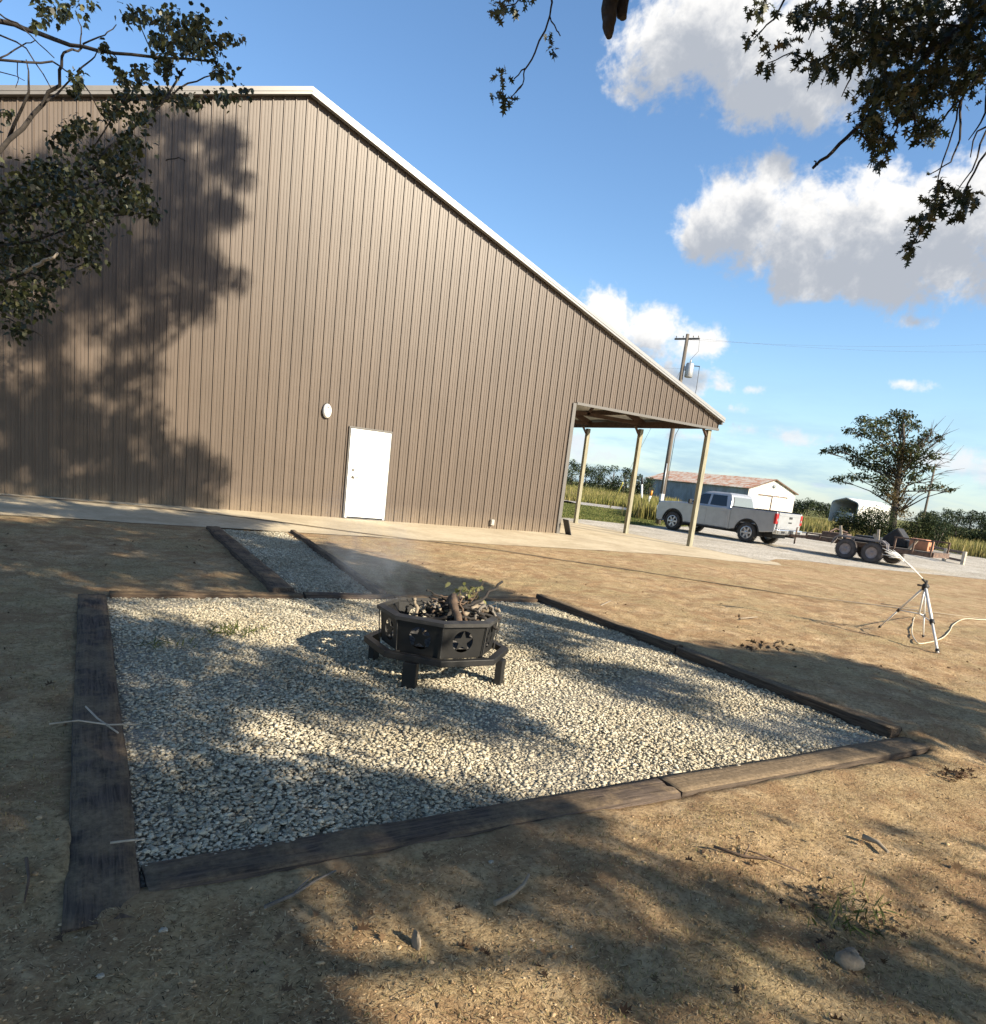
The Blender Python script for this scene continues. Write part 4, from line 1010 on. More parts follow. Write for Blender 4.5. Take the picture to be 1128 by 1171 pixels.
A = hub + Vector((-.05, .03, .10)); B_ = Vector(on_y((1034, 641), 5.2)) - o_; C_ = Vector(on_y((1018, 634), 5.25)) - o_
t = MB(); t.tube([A, A.lerp(B_, .5) + Vector((0, 0, .008)), B_], [.006, .008, .012], 8)
for k in range(26):
    e = C_ + Vector((random.gauss(.02, .05), random.gauss(0, .05), random.gauss(0, .035))); t.tube([B_ + Vector((random.gauss(0, .006), 0, random.gauss(0, .006))), B_.lerp(e, .5) + Vector((0, 0, .012)), e], [.006, .005, .003], 5)
t.build('water_jet', jet_mat, tp)
def hose(name, pts, r, mtl, label, n=10, z=.012, wob=0):
    P = [Vector(q) for q in pts]; out = []
    for i in range(len(P) - 1):                                       # Catmull-Rom through the points
        p0, p1, p2, p3 = P[max(i - 1, 0)], P[i], P[i + 1], P[min(i + 2, len(P) - 1)]
        for k in range(n):
            s = k / n; out.append(.5 * ((2 * p1) + (p2 - p0) * s + (2 * p0 - 5 * p1 + 4 * p2 - p3) * s * s + (3 * p1 - p0 - 3 * p2 + p3) * s ** 3))
    out.append(P[-1])
    out = [Vector((q.x + random.gauss(0, wob), q.y + random.gauss(0, wob), q.z)) for q in out]
    b = out[0].copy(); t = MB(); t.tube([q - b for q in out], r, 8); o = t.build(name, mtl); o.location = b; return tag(o, label, 'hose')
gz = lambda p: (*on_z(p, 0)[:2], float(ground_full(*on_z(p, 0)[:2])) + .018)
ph = [gz(p) for p in ((1046, 706), (1043, 722), (1046, 734), (1054, 737), (1076, 731), (1086, 722), (1091, 714), (1104, 708), (1128, 707), (1170, 703))]
ph = [tuple(Vector(on_y((1052, 698), 5.1)))] + ph
hose('garden_hose', ph, .0075, mat('pale_hose', (.60, .53, .38), .5, var=.1), 'pale hose curling from the sprinkler tripod off to the right')
hp = [(*on_z(p, .004)[:2], 0) for p in ((-60, 562), (0, 567), (120, 576), (240, 588), (330, 599), (400, 608.5), (470, 617), (560, 629), (640, 640), (720, 652), (800, 664), (900, 680), (1000, 692), (1128, 705), (1200, 712))]
hp = [(x, y, (float(ground_full(x, y)) if y < 13 else float(ground_z(x, y))) + .018) for x, y, z in hp]
hose('yard_hose', hp, .011, mat('brown_hose', (.085, .065, .048), .55, var=.2, scale=.8, c2=(.26, .2, .12)), 'long thin dark hose lying along the concrete apron and across the yard', 12, 0, .006)

# ------------------------------------------------------------------ utility poles, wires, markers
M_pole = mat('grey_pole_wood', (.16, .135, .11), .9, var=.2, scale=3, stretch=(6, 6, .5), bmp=.3)
M_galv = mat('galvanised', (.42, .43, .44), .45, metal=.5, var=.1)
PB = Vector((24.76, 26.83, ZD)); PT = 8.99
up1 = thing('utility_pole', 'tall wooden utility pole with a transformer, rising behind the carport', 'utility pole', PB)
t = MB(); t.tube([(0, 0, -.2), (0, 0, 4), (0, 0, PT - ZD)], [.135, .11, .08], 14); t.build('pole', M_pole, up1)
t = MB(); ad = Vector((.42, -.90, 0)).normalized(); c1, c2_ = Vector((0, 0, PT - ZD - .22)) - ad * .62, Vector((0, 0, PT - ZD - .22)) + ad * .62; t.beam(c1, c2_, .06, .08)
for s_ in (-.55, -.2, .3, .55): t.lathe([(0, 0), (.018, 0), (.024, .04), (.018, .08), (0, .09)], Vector((0, 0, PT - ZD - .16)) + ad * s_, 'z', 10)
t.build('crossarm', M_pole, up1)
t = MB(); tc_ = Vector((.25, -.22, 7.02 - ZD)); t.lathe([(0, 0), (.17, .0), (.19, .03), (.19, .60), (.16, .66), (0, .68)], tc_, 'z', 18); t.lathe([(0, .66), (.03, .66), (.045, .75), (.02, .84), (0, .84)], tc_, 'z', 10); t.beam(tc_ + Vector((-.25, .22, .4)), tc_ + Vector((-.1, .1, .4)), .08, .2); t.build('transformer', M_galv, up1)
t = MB(); t.tube([tc_ + Vector((.35, -.28, .55)), tc_ + Vector((.36, -.3, -.5)), tc_ + Vector((.3, -.28, -1.2)), (.18, -.05, 4.4), (.17, 0, .3)], .014, 6); t.tube([tc_ + Vector((0, 0, .84)), tc_ + Vector((.1, -.3, 1.2)), c2_], .008, 5); t.beam(tc_ + Vector((0, 0, .55)), tc_ + Vector((.36, -.29, .55)), .04, .04); t.build('drop_cable', M_dark, up1)
t = MB(); t.box((-.13, -.12, 1.35), (.2, .14, .34)); t.tube([(-.13, -.12, 1.5), (-.13, -.12, 3)], .03, 8); t.box((-.02, -.2, .75), (.26, .2, .5)); t.build('meter_box', M_galv, up1)
def wire(a, b, sag, label, r=.0035):
    a, b = Vector(a), Vector(b); t = MB(); t.tube([a.lerp(b, s) - a - Vector((0, 0, sag * 4 * s * (1 - s))) for s in np.linspace(0, 1, 24)], r, 5); o = t.build('power_line', M_dark); o.location = a; return tag(o, label, 'power line', 'overhead power lines')
far = Vector(at_dist((1400, 380), 75))
far2 = Vector((96, 54, 9.0))
wire(PB + c1, far + Vector((0, 0, 1.0)), 1.0, 'upper thin wire running right from the pole crossarm')
wire(PB + c2_, far + Vector((.6, -.9, .4)), 1.1, 'lower thin wire running right from the pole crossarm')
wire(PB + Vector((0, 0, PT - ZD - 1.6)), PB + Vector((-36, 22, 7.5)), .8, 'thin wire running back left from the transformer pole')
gw = thing('guy_wire', 'thin guy wire with a yellow guard running down left of the utility pole', 'guy wire', tuple(on_z((697, 582), ZD)))
o_ = Vector(gw.location); e_ = PB + Vector((0, 0, 7.6)) - o_
t = MB(); t.tube([(0, 0, 0), e_], .010, 6); t.build('cable', M_galv, gw)
t = MB(); t.tube([e_ * .02, e_ * .25], .055, 8); t.build('guard', mat('faded_yellow', (.55, .48, .12), .5, var=.1), gw)
M_wht = mat('white_plastic', (.74, .74, .70), .5, var=.06)
def marker(b, tpx, dist_z, label, cap):
    B0 = Vector(on_z(b, ZD)); d = math.hypot(B0.x, B0.y); T0 = Vector(at_dist(tpx, d)); r = thing('marker_post', label, 'marker post', B0)
    t = MB(); t.tube([(0, 0, -.05), (T0 - B0) * .8], .07, 10); t.build('shaft', M_wht, r)
    t = MB(); t.tube([(T0 - B0) * .8, (T0 - B0) * .98, (T0 - B0)], [.078, .078, .04], 10); t.build('cap', cap, r)
marker((734, 585), (734.5, 546), 0, 'slim white marker post with a dark tip among the weeds left of the utility pole', M_black)
marker((737, 590), (746, 561), 0, 'leaning white marker post with an orange top beside the utility pole', mat('orange_cap', (.75, .32, .05), .5))
q2 = Vector(at_dist((1058, 585), 110)); up2 = thing('utility_pole', 'distant grey utility pole standing right of the bare oak tree', 'utility pole', (q2.x, q2.y, ZD))
t = MB(); t.tube([(0, 0, 0), (0, 0, 9.3)], [.17, .12], 10); t.build('pole', M_pole, up2); t = MB(); t.beam((-.5, .5, 8.9), (.5, -.5, 8.9), .1, .12); t.build('crossarm', M_pole, up2)

# ------------------------------------------------------------------ far barn and metal shelter
def rib_sheet(name, c, c2, s):
    mt, nt, bs = new_mat(name); v = coords(nt)
    wv = nt.nodes.new('ShaderNodeTexWave'); wv.inputs['Scale'].default_value = s; wv.bands_direction = 'DIAGONAL'; nt.links.new(v, wv.inputs[0])
    n1 = noise(nt, coords(nt, (1, 1, .35)), 1.1, 6, .7)
    cc_ = ramp(nt, n1, [(.42, c2), (.56, c)]); nt.links.new(cc_, bs.inputs['Base Color']); bs.inputs['Roughness'].default_value = .7
    bump(nt, bs, wv.outputs[0], .6, .03); return mt
BX0, BX1, BY, BE, BPK, BLN = 90.5, 101.7, 78.8, 3.75, 5.55, 24.0
M_barnw = rib_sheet('white_barn_sheet', (.62, .60, .56), (.47, .42, .37), 1.3); M_barnd = rib_sheet('shade_toned_barn_sheet', (.24, .27, .29), (.18, .19, .20), 1.3)  # side sheet darkened: the shade of that side is put into its colour
M_barnr = rib_sheet('rusty_roof_sheet', (.58, .50, .40), (.46, .20, .10), 1.0)
barn = thing('barn', 'long distant barn with rust-streaked roof and white gable behind the pickup', 'barn', (BX0, BY, ZD))
xm = (BX1 - BX0) / 2; Wd = BX1 - BX0
t = MB(); t.add([(0, 0, 0), (Wd, 0, 0), (Wd, 0, BE), (xm, 0, BPK), (0, 0, BE)], [(0, 1, 2, 3, 4)]); t.build('gable_wall', M_barnw, barn)
t = MB(); t.add([(0, .01, 0), (0, BLN, 0), (0, BLN, BE), (0, .01, BE)], [(0, 1, 2, 3)]); t.add([(Wd, .01, 0), (Wd, BLN, 0), (Wd, BLN, BE), (Wd, .01, BE)], [(0, 1, 2, 3)]); t.add([(0, BLN, 0), (Wd, BLN, 0), (Wd, BLN, BE), (xm, BLN, BPK), (0, BLN, BE)], [(0, 1, 2, 3, 4)]); t.build('side_wall', M_barnd, barn)
t = MB()
for (xa, za, xb, zb_) in ((-.35, BE - .07, xm, BPK + .06), (xm, BPK + .06, Wd + .35, BE - .07)):
    t.add([(xa, -.3, za), (xb, -.3, zb_), (xb, BLN + .3, zb_), (xa, BLN + .3, za), (xa, -.3, za + .1), (xb, -.3, zb_ + .1), (xb, BLN + .3, zb_ + .1), (xa, BLN + .3, za + .1)], [(3, 2, 1, 0), (4, 5, 6, 7), (0, 1, 5, 4), (2, 3, 7, 6), (1, 2, 6, 5), (3, 0, 4, 7)])
t.build('roof', M_barnr, barn)
t = MB(); t.box((xm + 1.7, -.06, 1.45), (3.2, .06, 2.9)); t.build('sliding_door', M_barnw, barn)
t = MB(); t.box((xm + .3, -.12, 3.0), (7.0, .08, .12)); t.box((xm + .05, -.10, 1.5), (.09, .05, 2.9)); t.build('door_track', M_rust, barn)
t = MB(); t.lathe([(0, -.15), (.3, -.15), (.3, .02)], (xm, 0, BPK - 1.0), 'y', 14); t.build('vent', M_barnd, barn)
t = MB(); t.beam((-.35, -.33, BE - .02), (xm, -.33, BPK + .1), .06, .16); t.beam((xm, -.33, BPK + .1), (Wd + .35, -.33, BE - .02), .06, .16); t.build('gable_trim', M_rust, barn)
# shelter: arched carport whose open end faces left
sx0, sy0, sW, sL = 70.9, 46.9, 3.15, 6.2
sh = thing('metal_shelter', 'white metal shelter with an open dark end, left of the bare oak tree', 'shelter', (sx0, sy0, ZD))
pr = [(0, 0), (0, 2.62), (.10, 2.80), (.35, 2.92), (sW / 2, 3.28), (sW - .35, 2.92), (sW - .10, 2.80), (sW, 2.62), (sW, 0)]
M_shw = mat('white_sheet_metal', (.74, .72, .66), .5, var=.05, scale=2)
t = MB(); k = len(pr); t.add([(0, y, z) for y, z in pr] + [(sL, y, z) for y, z in pr], [(i, i + 1, k + i + 1, k + i) for i in range(k - 1)] + [tuple(range(k, 2 * k))])
o = t.build('shell', M_shw, sh); s2 = o.modifiers.new('t', 'SOLIDIFY'); s2.thickness = .05
t = MB()
for i in range(k - 1): t.beam((-.03, *pr[i]), (-.03, *pr[i + 1]), .09, .09)
t.build('end_frame', M_galv, sh)
st = thing('parked_trailer', 'grey box trailer parked inside the mouth of the white shelter', 'trailer', (sx0 + .5, sy0 + 1.25, ZD))
t = MB(); t.box((.5, 0, 1.0), (2.6, 1.9, 1.5)); t.build('box_body', mat('grey_box', (.42, .44, .45), .5, var=.1), st, .05); t = MB()
for yy in (-.85, .85): t.lathe([(0, -.1), (.3, -.1), (.3, .1), (0, .1)], (.6, yy, .3), 'y', 16)
t.build('wheels', M_rubber, st); t = MB(); t.beam((-.8, 0, .5), (-2.2, -.1, .45), .1, .1); t.build('tongue', M_galv, st)
# ------------------------------------------------------------------ far and middle vegetation
M_bark = mat('grey_brown_bark', (.105, .085, .068), .95, var=.3, scale=4, stretch=(5, 5, .8), c2=(.045, .036, .030), bmp=.7)
M_barkn = mat('shade_toned_bark', (.050, .041, .034), .95, var=.3, scale=9, c2=(.018, .015, .013), bmp=.7)  # bark darkened for boughs in shade; the shade is in the colour
M_farleaf = island_mat('far_tree_leaf', [(0, (.016, .028, .014)), (.5, (.032, .050, .022)), (.9, (.060, .078, .032)), (1, (.09, .088, .04))], .7, translucent=.15)
M_bush = island_mat('dark_bush_leaf', [(0, (.010, .017, .007)), (.5, (.024, .038, .013)), (.9, (.055, .068, .022)), (1, (.09, .085, .035))], .75, translucent=.1)
M_oakleaf = island_mat('pin_oak_leaf', [(0, (.020, .032, .012)), (.5, (.050, .066, .022)), (.85, (.090, .098, .034)), (1, (.17, .11, .05))], .6, translucent=.25)
M_vine = island_mat('brown_vine_leaf', [(0, (.06, .05, .022)), (.5, (.13, .10, .04)), (1, (.20, .14, .06))], .7, translucent=.2)
M_weed = island_mat('field_weed', [(0, (.09, .09, .03)), (.35, (.20, .19, .055)), (.7, (.35, .29, .10)), (1, (.44, .34, .17))], .7, hue_noise=(.12, (.72, .80, .62)), translucent=.25)
M_grass = island_mat('verge_grass', [(0, (.06, .085, .02)), (.6, (.13, .15, .04)), (1, (.26, .23, .09))], .7, translucent=.25)
def blob_points(c, r, n, hollow=.35):
    v = rng.normal(size=(n, 3)); v /= np.linalg.norm(v, axis=1, keepdims=True)
    return np.asarray(c) + v * (hollow + (1 - hollow) * rng.random(n) ** .6)[:, None] * np.asarray(r)
def make_tree(name, label, base, height, radius, group, leaf=.5, n=420, m_leaf=None, seed=0, low=.25):
    r = thing(name, label, 'tree', tuple(base), 0, group)
    rr = random.Random(seed)
    t = MB(); t.tube([(0, 0, -.2), (rr.uniform(-.1, .1), 0, height * .3), (rr.uniform(-.2, .2), 0, height * .75)], [height * .028, height * .02, height * .006], 8)
    for k in range(6):
        a = rr.uniform(0, 6.28); z = height * rr.uniform(.22, .6); t.tube([(0, 0, z), (radius * .6 * math.cos(a), radius * .6 * math.sin(a), z + height * .18)], [height * .012, height * .004], 5)
    t.build('trunk', M_bark, r)
    P = []
    k = 12
    for q in range(k):
        a = rr.uniform(0, 6.28); d = radius * rr.uniform(.25, .75) if q else 0; z = height * rr.uniform(low + .08, .78)
        if q == 0: z = height * .82
        s = radius * rr.uniform(.48, .70) * (1.1 - .4 * z / height)
        P.append(blob_points((d * math.cos(a), d * math.sin(a), z), (s, s, s * .8), n // k))
    P = np.concatenate(P); Vl, Fl = leaves(P, leaf * rng.uniform(.6, 1.3, len(P)), LEAF_SIMPLE, .3)
    link('crown', np_mesh('crown', Vl, Fl, [m_leaf or M_farleaf]), r); return r
def far_row(rows, group, words):
    for i, (px, py, rx, ry, D) in enumerate(rows):
        c = at_dist((px, py), D); dep = project(c)[2]; R_ = rx * 1.35 * dep / F; top = c[2] + ry * dep / F
        make_tree('tree', words[i % len(words)], (c[0], c[1], ZD), max(2, top - ZD), R_, group, leaf=R_ * .17, n=1500, seed=i + int(px), low=.05)
far_row([(640, 536, 12, 13, 120), (655, 536, 9, 14, 124), (671, 541, 10, 12, 128), (686, 542, 9, 13, 120), (702, 543, 10, 14, 126), (716, 546, 11, 14, 118), (731, 550, 9, 10, 124), (744, 553, 8, 9, 122), (618, 532, 14, 13, 120)],
        'trees beyond the road seen through the carport', ['dark green tree in the row beyond the road, seen through the carport'])
far_row([(912, 577, 8, 6, 190), (925, 577, 9, 7, 180), (939, 580, 9, 6, 186), (952, 582, 8, 6, 190)], 'trees behind the weeds left of the white shelter', ['far dark tree on the horizon between the barn and the white shelter'])
far_row([(1068, 592, 9, 9, 150), (1082, 592, 10, 12, 140), (1097, 593, 9, 13, 146), (1112, 594, 10, 13, 138), (1127, 596, 10, 13, 142), (1142, 598, 11, 13, 138), (1158, 600, 11, 13, 140), (1056, 590, 8, 7, 155)], 'trees on the horizon right of the bare oak', ['dark tree in the horizon row right of the half-bare oak'])
def bush(px, py, rx, ry, D, label, group=None, m_leaf=None, n=3200):
    c = at_dist((px, py), D); dep = project(c)[2]; rw, rh = rx * dep / F, ry * dep / F
    r = thing('bush', label, 'bush', (c[0], c[1], ZD), 0, group)
    top = c[2] + rh - ZD; P = []
    for q in range(8):
        a = random.uniform(0, 6.28); P.append(blob_points((rw * .55 * math.cos(a), rw * .55 * math.sin(a), top * random.uniform(.25, .72)), (rw * .5, rw * .5, top * .3), n // 8, .2))
    P = np.concatenate(P); P[:, 2] = np.abs(P[:, 2]); Vl, Fl = leaves(P, .15 * dep / 57 * rng.uniform(.6, 1.5, len(P)), LEAF_SIMPLE, .2)
    link('foliage', np_mesh('foliage', Vl, Fl, [m_leaf or M_bush]), r)
    t = MB()
    for q in range(5): t.tube([(0, 0, 0), (random.uniform(-.4, .4) * rw, random.uniform(-.4, .4) * rw, top * .6)], [.05, .015], 5)
    t.build('stems', M_bark, r); return r
bush(972, 601, 20, 22, 54, 'dark rounded bush at the foot of the half-bare oak, beside the white shelter')
bush(998, 600, 21, 24, 53, 'dark green bush directly left of the half-bare oak trunk')
bush(1024, 603, 21, 24, 52.5, 'low dark bush covering the base of the half-bare oak')
bush(1049, 604, 19, 23, 53, 'dark green bush just right of the half-bare oak trunk')
bush(1074, 607, 19, 21, 54, 'mid green bush below the distant utility pole', m_leaf=M_farleaf)
for k, (a, b) in enumerate(((1078, 611), (1096, 614), (1114, 617), (1132, 619), (1150, 621))):
    bush(a, b - 3, 15, 15, 72, 'low black-green hedge bush along the far field right of the oak', 'dark hedge along the far field', n=1100)
# half-bare pin oak
pb = at_dist((1023, 600), 60); oak2 = thing('oak_tree', 'half-bare spreading oak with dark leaves on its left side, standing by the white shelter', 'tree', (pb[0], pb[1], ZD))
o_ = Vector(oak2.location)
def far_pt(px, py, j=0.0): return Vector(at_dist((px, py), 60 + random.gauss(0, j))) - o_
t = MB(); t.tube([(0, 0, -.2), far_pt(1023, 585), far_pt(1026, 560), far_pt(1030, 530), far_pt(1034, 505), far_pt(1033, 478)], [.27, .24, .21, .17, .11, .05], 12); t.build('trunk', M_bark, oak2)
BL = [(986, 481, 9, 5), (999, 487, 14, 8), (1013, 482, 9, 5), (1026, 474, 9, 5), (1038, 476, 8, 5), (1032, 488, 9, 9), (970, 492, 6, 3.5), (989, 496, 12, 5), (1010, 498, 13, 8), (954, 514, 9, 3.5), (943, 516, 5, 2.2), (967, 513, 10, 4.5), (978, 522, 12, 6), (997, 517, 15, 8), (1016, 516, 15, 9), (1036, 512, 14, 11), (1054, 507, 8, 6), (999, 533, 15, 6), (984, 530, 10, 4.5), (1019, 535, 15, 9), (1040, 530, 13, 8), (959, 548, 9, 3.5), (974, 545, 10, 3.5), (990, 546, 10, 4), (1007, 549, 11, 5), (1073.5, 556, 8, 2.8), (1056, 559, 8, 2.5), (1088, 560, 6, 1.6), (1048, 520, 10, 9), (1060, 497, 8, 5), (1066, 520, 7, 4), (1062, 535, 7, 4), (1074, 500, 5, 3), (1046, 545, 9, 6), (1010, 560, 10, 6), (1046, 486, 8, 5)]
t = MB(); PL = []; PV = []
for (px, py, rx, ry) in BL:
    c = far_pt(px, py, 1.3); k = 57 / F
    PL.append(blob_points(c, (rx * k * 1.1, rx * k * 1.1, ry * k * 1.35), int(rx * ry * 2.7) + 26, .0))
    tr = far_pt(1029, min(585, py + 26 + abs(px - 1030) * .12)); mid = tr.lerp(c, .5) + Vector((0, 0, .25))
    t.tube([tr, mid, c], [.06, .035, .012], 6)
    for q in range(3): e = c + Vector((random.gauss(0, rx * k * .6), random.gauss(0, rx * k * .6), random.gauss(0, ry * k * .7))); t.tube([mid.lerp(c, .5), e], [.03, .008], 4)
for (a, b) in (((1034, 540), (1072, 484)), ((1038, 536), (1086, 491)), ((1036, 530), (1080, 500)), ((1040, 528), (1089, 509)), ((1038, 545), (1092, 525)), ((1036, 552), (1080, 546)), ((1030, 562), (1094, 561)), ((1036, 520), (1068, 494)), ((1040, 536), (1086, 517)), ((1036, 556), (1084, 538))):
    A_ = far_pt(*a); B_ = far_pt(*b, .8); M_ = A_.lerp(B_, .5) + Vector((0, 0, random.uniform(-.2, .1))); t.tube([A_, M_, B_], [.055, .03, .010], 6)
    for q in range(9):
        s = random.uniform(.30, .95); p0 = A_.lerp(M_, s * 2) if s < .5 else M_.lerp(B_, s * 2 - 1); t.tube([p0, p0 + (B_ - A_) * random.uniform(.12, .3) + Vector((random.gauss(0, .35), random.gauss(0, .35), random.gauss(0, .35)))], [.022, .006], 4)
t.build('limbs', M_bark, oak2)
for (px, py, rx, ry) in ((1026, 556, 12, 9), (1020, 568, 11, 9), (1033, 572, 10, 9), (1013, 550, 8, 7), (1030, 585, 12, 8), (1034, 520, 9, 16), (1028, 540, 9, 10)):
    k = 57 / F; PV.append(blob_points(far_pt(px, py, .3), (rx * k, rx * k, ry * k), int(rx * ry * 3), .1))
Vl, Fl = leaves(np.concatenate(PL), .24 * rng.uniform(.6, 1.4, sum(map(len, PL))), LEAF_SIMPLE, .3); link('crown', np_mesh('crown', Vl, Fl, [M_oakleaf]), oak2)
Vl, Fl = leaves(np.concatenate(PV), .17 * rng.uniform(.6, 1.4, sum(map(len, PV))), LEAF_SIMPLE, .3); link('vines', np_mesh('vines', Vl, Fl, [M_vine]), oak2)
# weeds and grass
def blades(name, x, y, h, wid, mtl, label, cat, nb=5, spread=.25):
    n = len(x); X = np.repeat(x, nb) + rng.normal(0, spread, n * nb); Y = np.repeat(y, nb) + rng.normal(0, spread, n * nb); Hh = np.repeat(h, nb) * rng.uniform(.55, 1.1, n * nb)
    Z = np.where(X > 17, ground_z(X, Y), ground_z(X, Y)); a = rng.uniform(0, 6.28, n * nb); ln = rng.normal(0, .22, n * nb)
    s = np.stack([np.cos(a), np.sin(a), 0 * a], -1) * (wid * rng.uniform(.5, 1.4, n * nb))[:, None]; d = np.stack([-np.sin(a) * ln, np.cos(a) * ln, np.ones_like(a)], -1)
    p0 = np.stack([X, Y, Z - .02], -1); p1 = p0 + d * (Hh * .6)[:, None]; p2 = p0 + d * Hh[:, None]
    Vs = np.stack([p0 - s * .6, p0 + s * .6, p1 + s, p1 - s, p2], 1).reshape(-1, 3); b = np.arange(n * nb) * 5
    return tag(link(name, np_mesh(name, Vs, [np.stack([b, b + 1, b + 2, b + 3], -1), np.stack([b + 3, b + 2, b + 4], -1)], [mtl])), label, cat, kind='stuff')
def polar(px0, px1, d0, d1, n):
    px = rng.uniform(px0, px1, n); D = d0 + (d1 - d0) * rng.random(n); P = np.array([at_dist((a, 560), d) for a, d in zip(px, D)]); return P[:, 0], P[:, 1], D
x, y, D = polar(885, 1190, 47, 100, 5200); wpx = project(np.stack([x, y, 0 * x + .5], -1))[0]; k = (x > 45.5) & ~((wpx > 950) & (wpx < 1092) & (D < 58)) & ~((x > 70) & (x < 78) & (y > 45.5) & (y < 51))
blades('field_weeds', x[k], y[k], rng.uniform(.45, .85, k.sum()) * (.6 + .7 * vnoise(x[k] * .3, y[k] * .3, 77)), .022, M_weed, 'tall yellow green weeds in the field beyond the drive', 'weeds', 16, .35)
x, y, D = polar(600, 775, 60, 105, 4200); blades('roadside_weeds', x, y, rng.uniform(.5, 1.05, len(x)) * (.6 + .8 * vnoise(x * .25, y * .25, 78)), .02, M_weed, 'tall olive weeds beyond the gravel road, seen under the carport', 'weeds', 16, .4)
x, y, D = polar(733, 775, 40, 60, 700); blades('pole_weeds', x, y, rng.uniform(.6, 1.3, len(x)), .022, M_weed, 'weeds growing round the white marker posts and utility pole', 'weeds', 16, .3)
x, y, D = polar(600, 790, 27, 52, 26000)
def left_of_drive(x, y): return (y > 27.2) | ((x < 21.8) & (y > 25.6)) | ((x > 21.8) & (y > 25.2 + (x - 22) * .55))
k = left_of_drive(x, y); blades('verge_grass', x[k], y[k], rng.uniform(.05, .12, k.sum()), .012, M_grass, 'short mown grass between the carport and the gravel road', 'grass', 4, .12)

# ------------------------------------------------------------------ near trees: the big oak over the yard and the tree at the left
M_near = island_mat('near_oak_leaf', [(0, (.012, .018, .008)), (.5, (.030, .039, .014)), (.93, (.060, .068, .025)), (1, (.13, .10, .045))], .5, translucent=.22, spec=.35)
M_near2 = island_mat('near_left_leaf', [(0, (.014, .019, .008)), (.5, (.034, .042, .015)), (.92, (.075, .080, .028)), (1, (.26, .24, .12))], .45, translucent=.25, spec=.4)
OB = Vector((7.75, -.75, 0)); big = thing('oak_tree', 'big spreading oak over the yard whose dark leafy boughs hang into the top right', 'tree', OB)
t = MB(); t.tube([(0, 0, -.3), (0, .02, .3), (.05, .0, 2.2), (.0, -.1, 4.6), (-.2, -.1, 7.5), (-.3, .1, 10.5), (-.2, .2, 13)], [.40, .29, .25, .22, .17, .11, .04], 16); t.build('trunk', M_barkn, big)
TRB = [(858, 43, 9, 8, 7), (873, 10, 12, 12, 16), (882, 53, 6, 6, 5), (878, 71, 6, 9, 6), (902, 46, 8, 7, 7), (906, 63, 5, 6, 4), (910, 16, 10, 9, 10), (933, 74, 20, 15, 34), (954, 85, 8, 8, 9), (933, 16, 26, 16, 38), (964, 21, 28, 20, 52), (967, 55, 23, 18, 42), (975, 69, 10, 10, 12),
       (1004, 53, 30, 32, 130), (1041, 40, 32, 36, 140), (1078, 40, 33, 36, 140), (1110, 53, 30, 40, 130), (1004, 100, 23, 26, 105), (1030, 100, 26, 24, 105), (1065, 93, 28, 24, 105), (1099, 87, 26, 20, 62), (996, 137, 17, 15, 55), (1009, 159, 14, 14, 36), (1001, 182, 8, 8, 14), (1041, 124, 23, 13, 52), (1060, 150, 16, 14, 46), (1000, 15, 30, 20, 70), (1145, 40, 30, 50, 130), (1120, 10, 30, 20, 70), (1050, 5, 40, 15, 80),
       (1075, 211, 9, 9, 13), (1070, 233, 14, 11, 26), (1094, 219, 9, 8, 11), (1107, 227, 15, 12, 27), (1052, 254, 13, 11, 26), (1041, 285, 7, 10, 15), (1096, 246, 8, 7, 8),
       (573, 86, 9, 10, 8), (567, 108, 8, 5, 4), (583, 113, 8, 4, 4), (627, 37, 5, 3, 2), (631, 53, 6, 6, 5), (577, 8, 18, 8, 12), (566, 14, 8, 5, 5), (590, -6, 20, 8, 12)]
def near_cloud(BLOBS, depth, jit, szpx, shape, org, thick=1.0, mul=1.0):
    P = []; S = []
    for (px, py, rx, ry, n) in BLOBS:
        d0 = depth + random.uniform(-jit, jit); n = max(2, int(n * mul))
        q = rng.normal(size=(n, 2)) * .52; dd = d0 + rng.normal(0, .5 * thick * (rx / 30 * .5 + .1), n)
        for (a, b), d in zip(q, dd): P.append(at_depth((px + a * rx, py + b * ry), d)); S.append(szpx * d / F * random.uniform(.65, 1.25))
    return np.array(P) - np.array(org), np.array(S)
def px_tube(mb, pts, depths, rpx, org, n=7, jit=.8):
    Pq = []; rs = []
    for i, (p, d) in enumerate(zip(pts, depths)): Pq.append(Vector(at_depth(p, d)) - Vector(org)); rs.append(rpx[i] * d / F)
    fine = [Pq[0]]; rf_ = [rs[0]]
    for i in range(len(Pq) - 1):
        for s in (.33, .66, 1.0):
            fine.append(Pq[i].lerp(Pq[i + 1], s) + (Vector((random.gauss(0, 1), random.gauss(0, 1), random.gauss(0, 1))) * (rs[i] * jit if s < 1 else 0))); rf_.append(rs[i] + (rs[i + 1] - rs[i]) * s)
    mb.tube(fine, rf_, n)
P, S = near_cloud(TRB, 6.2, .5, 12.2, LEAF_OAK, OB, 1.0, 1.9)
Vl, Fl = leaves(P, S, LEAF_OAK, .6, .3); link('leafy_boughs', np_mesh('leafy_boughs', Vl, Fl, [M_near]), big)
t = MB()
px_tube(t, [(1190, -70), (1120, 10), (1060, 62), (1010, 112), (976, 150), (952, 174), (930, 192)], [6.6, 6.4, 6.3, 6.2, 6.1, 6.0, 6.0], [5, 4.5, 3.8, 3, 2.2, 2.0, 1.6], OB)
px_tube(t, [(936, 188), (931, 184)], [6, 6], [1.2, .7], OB, 5)
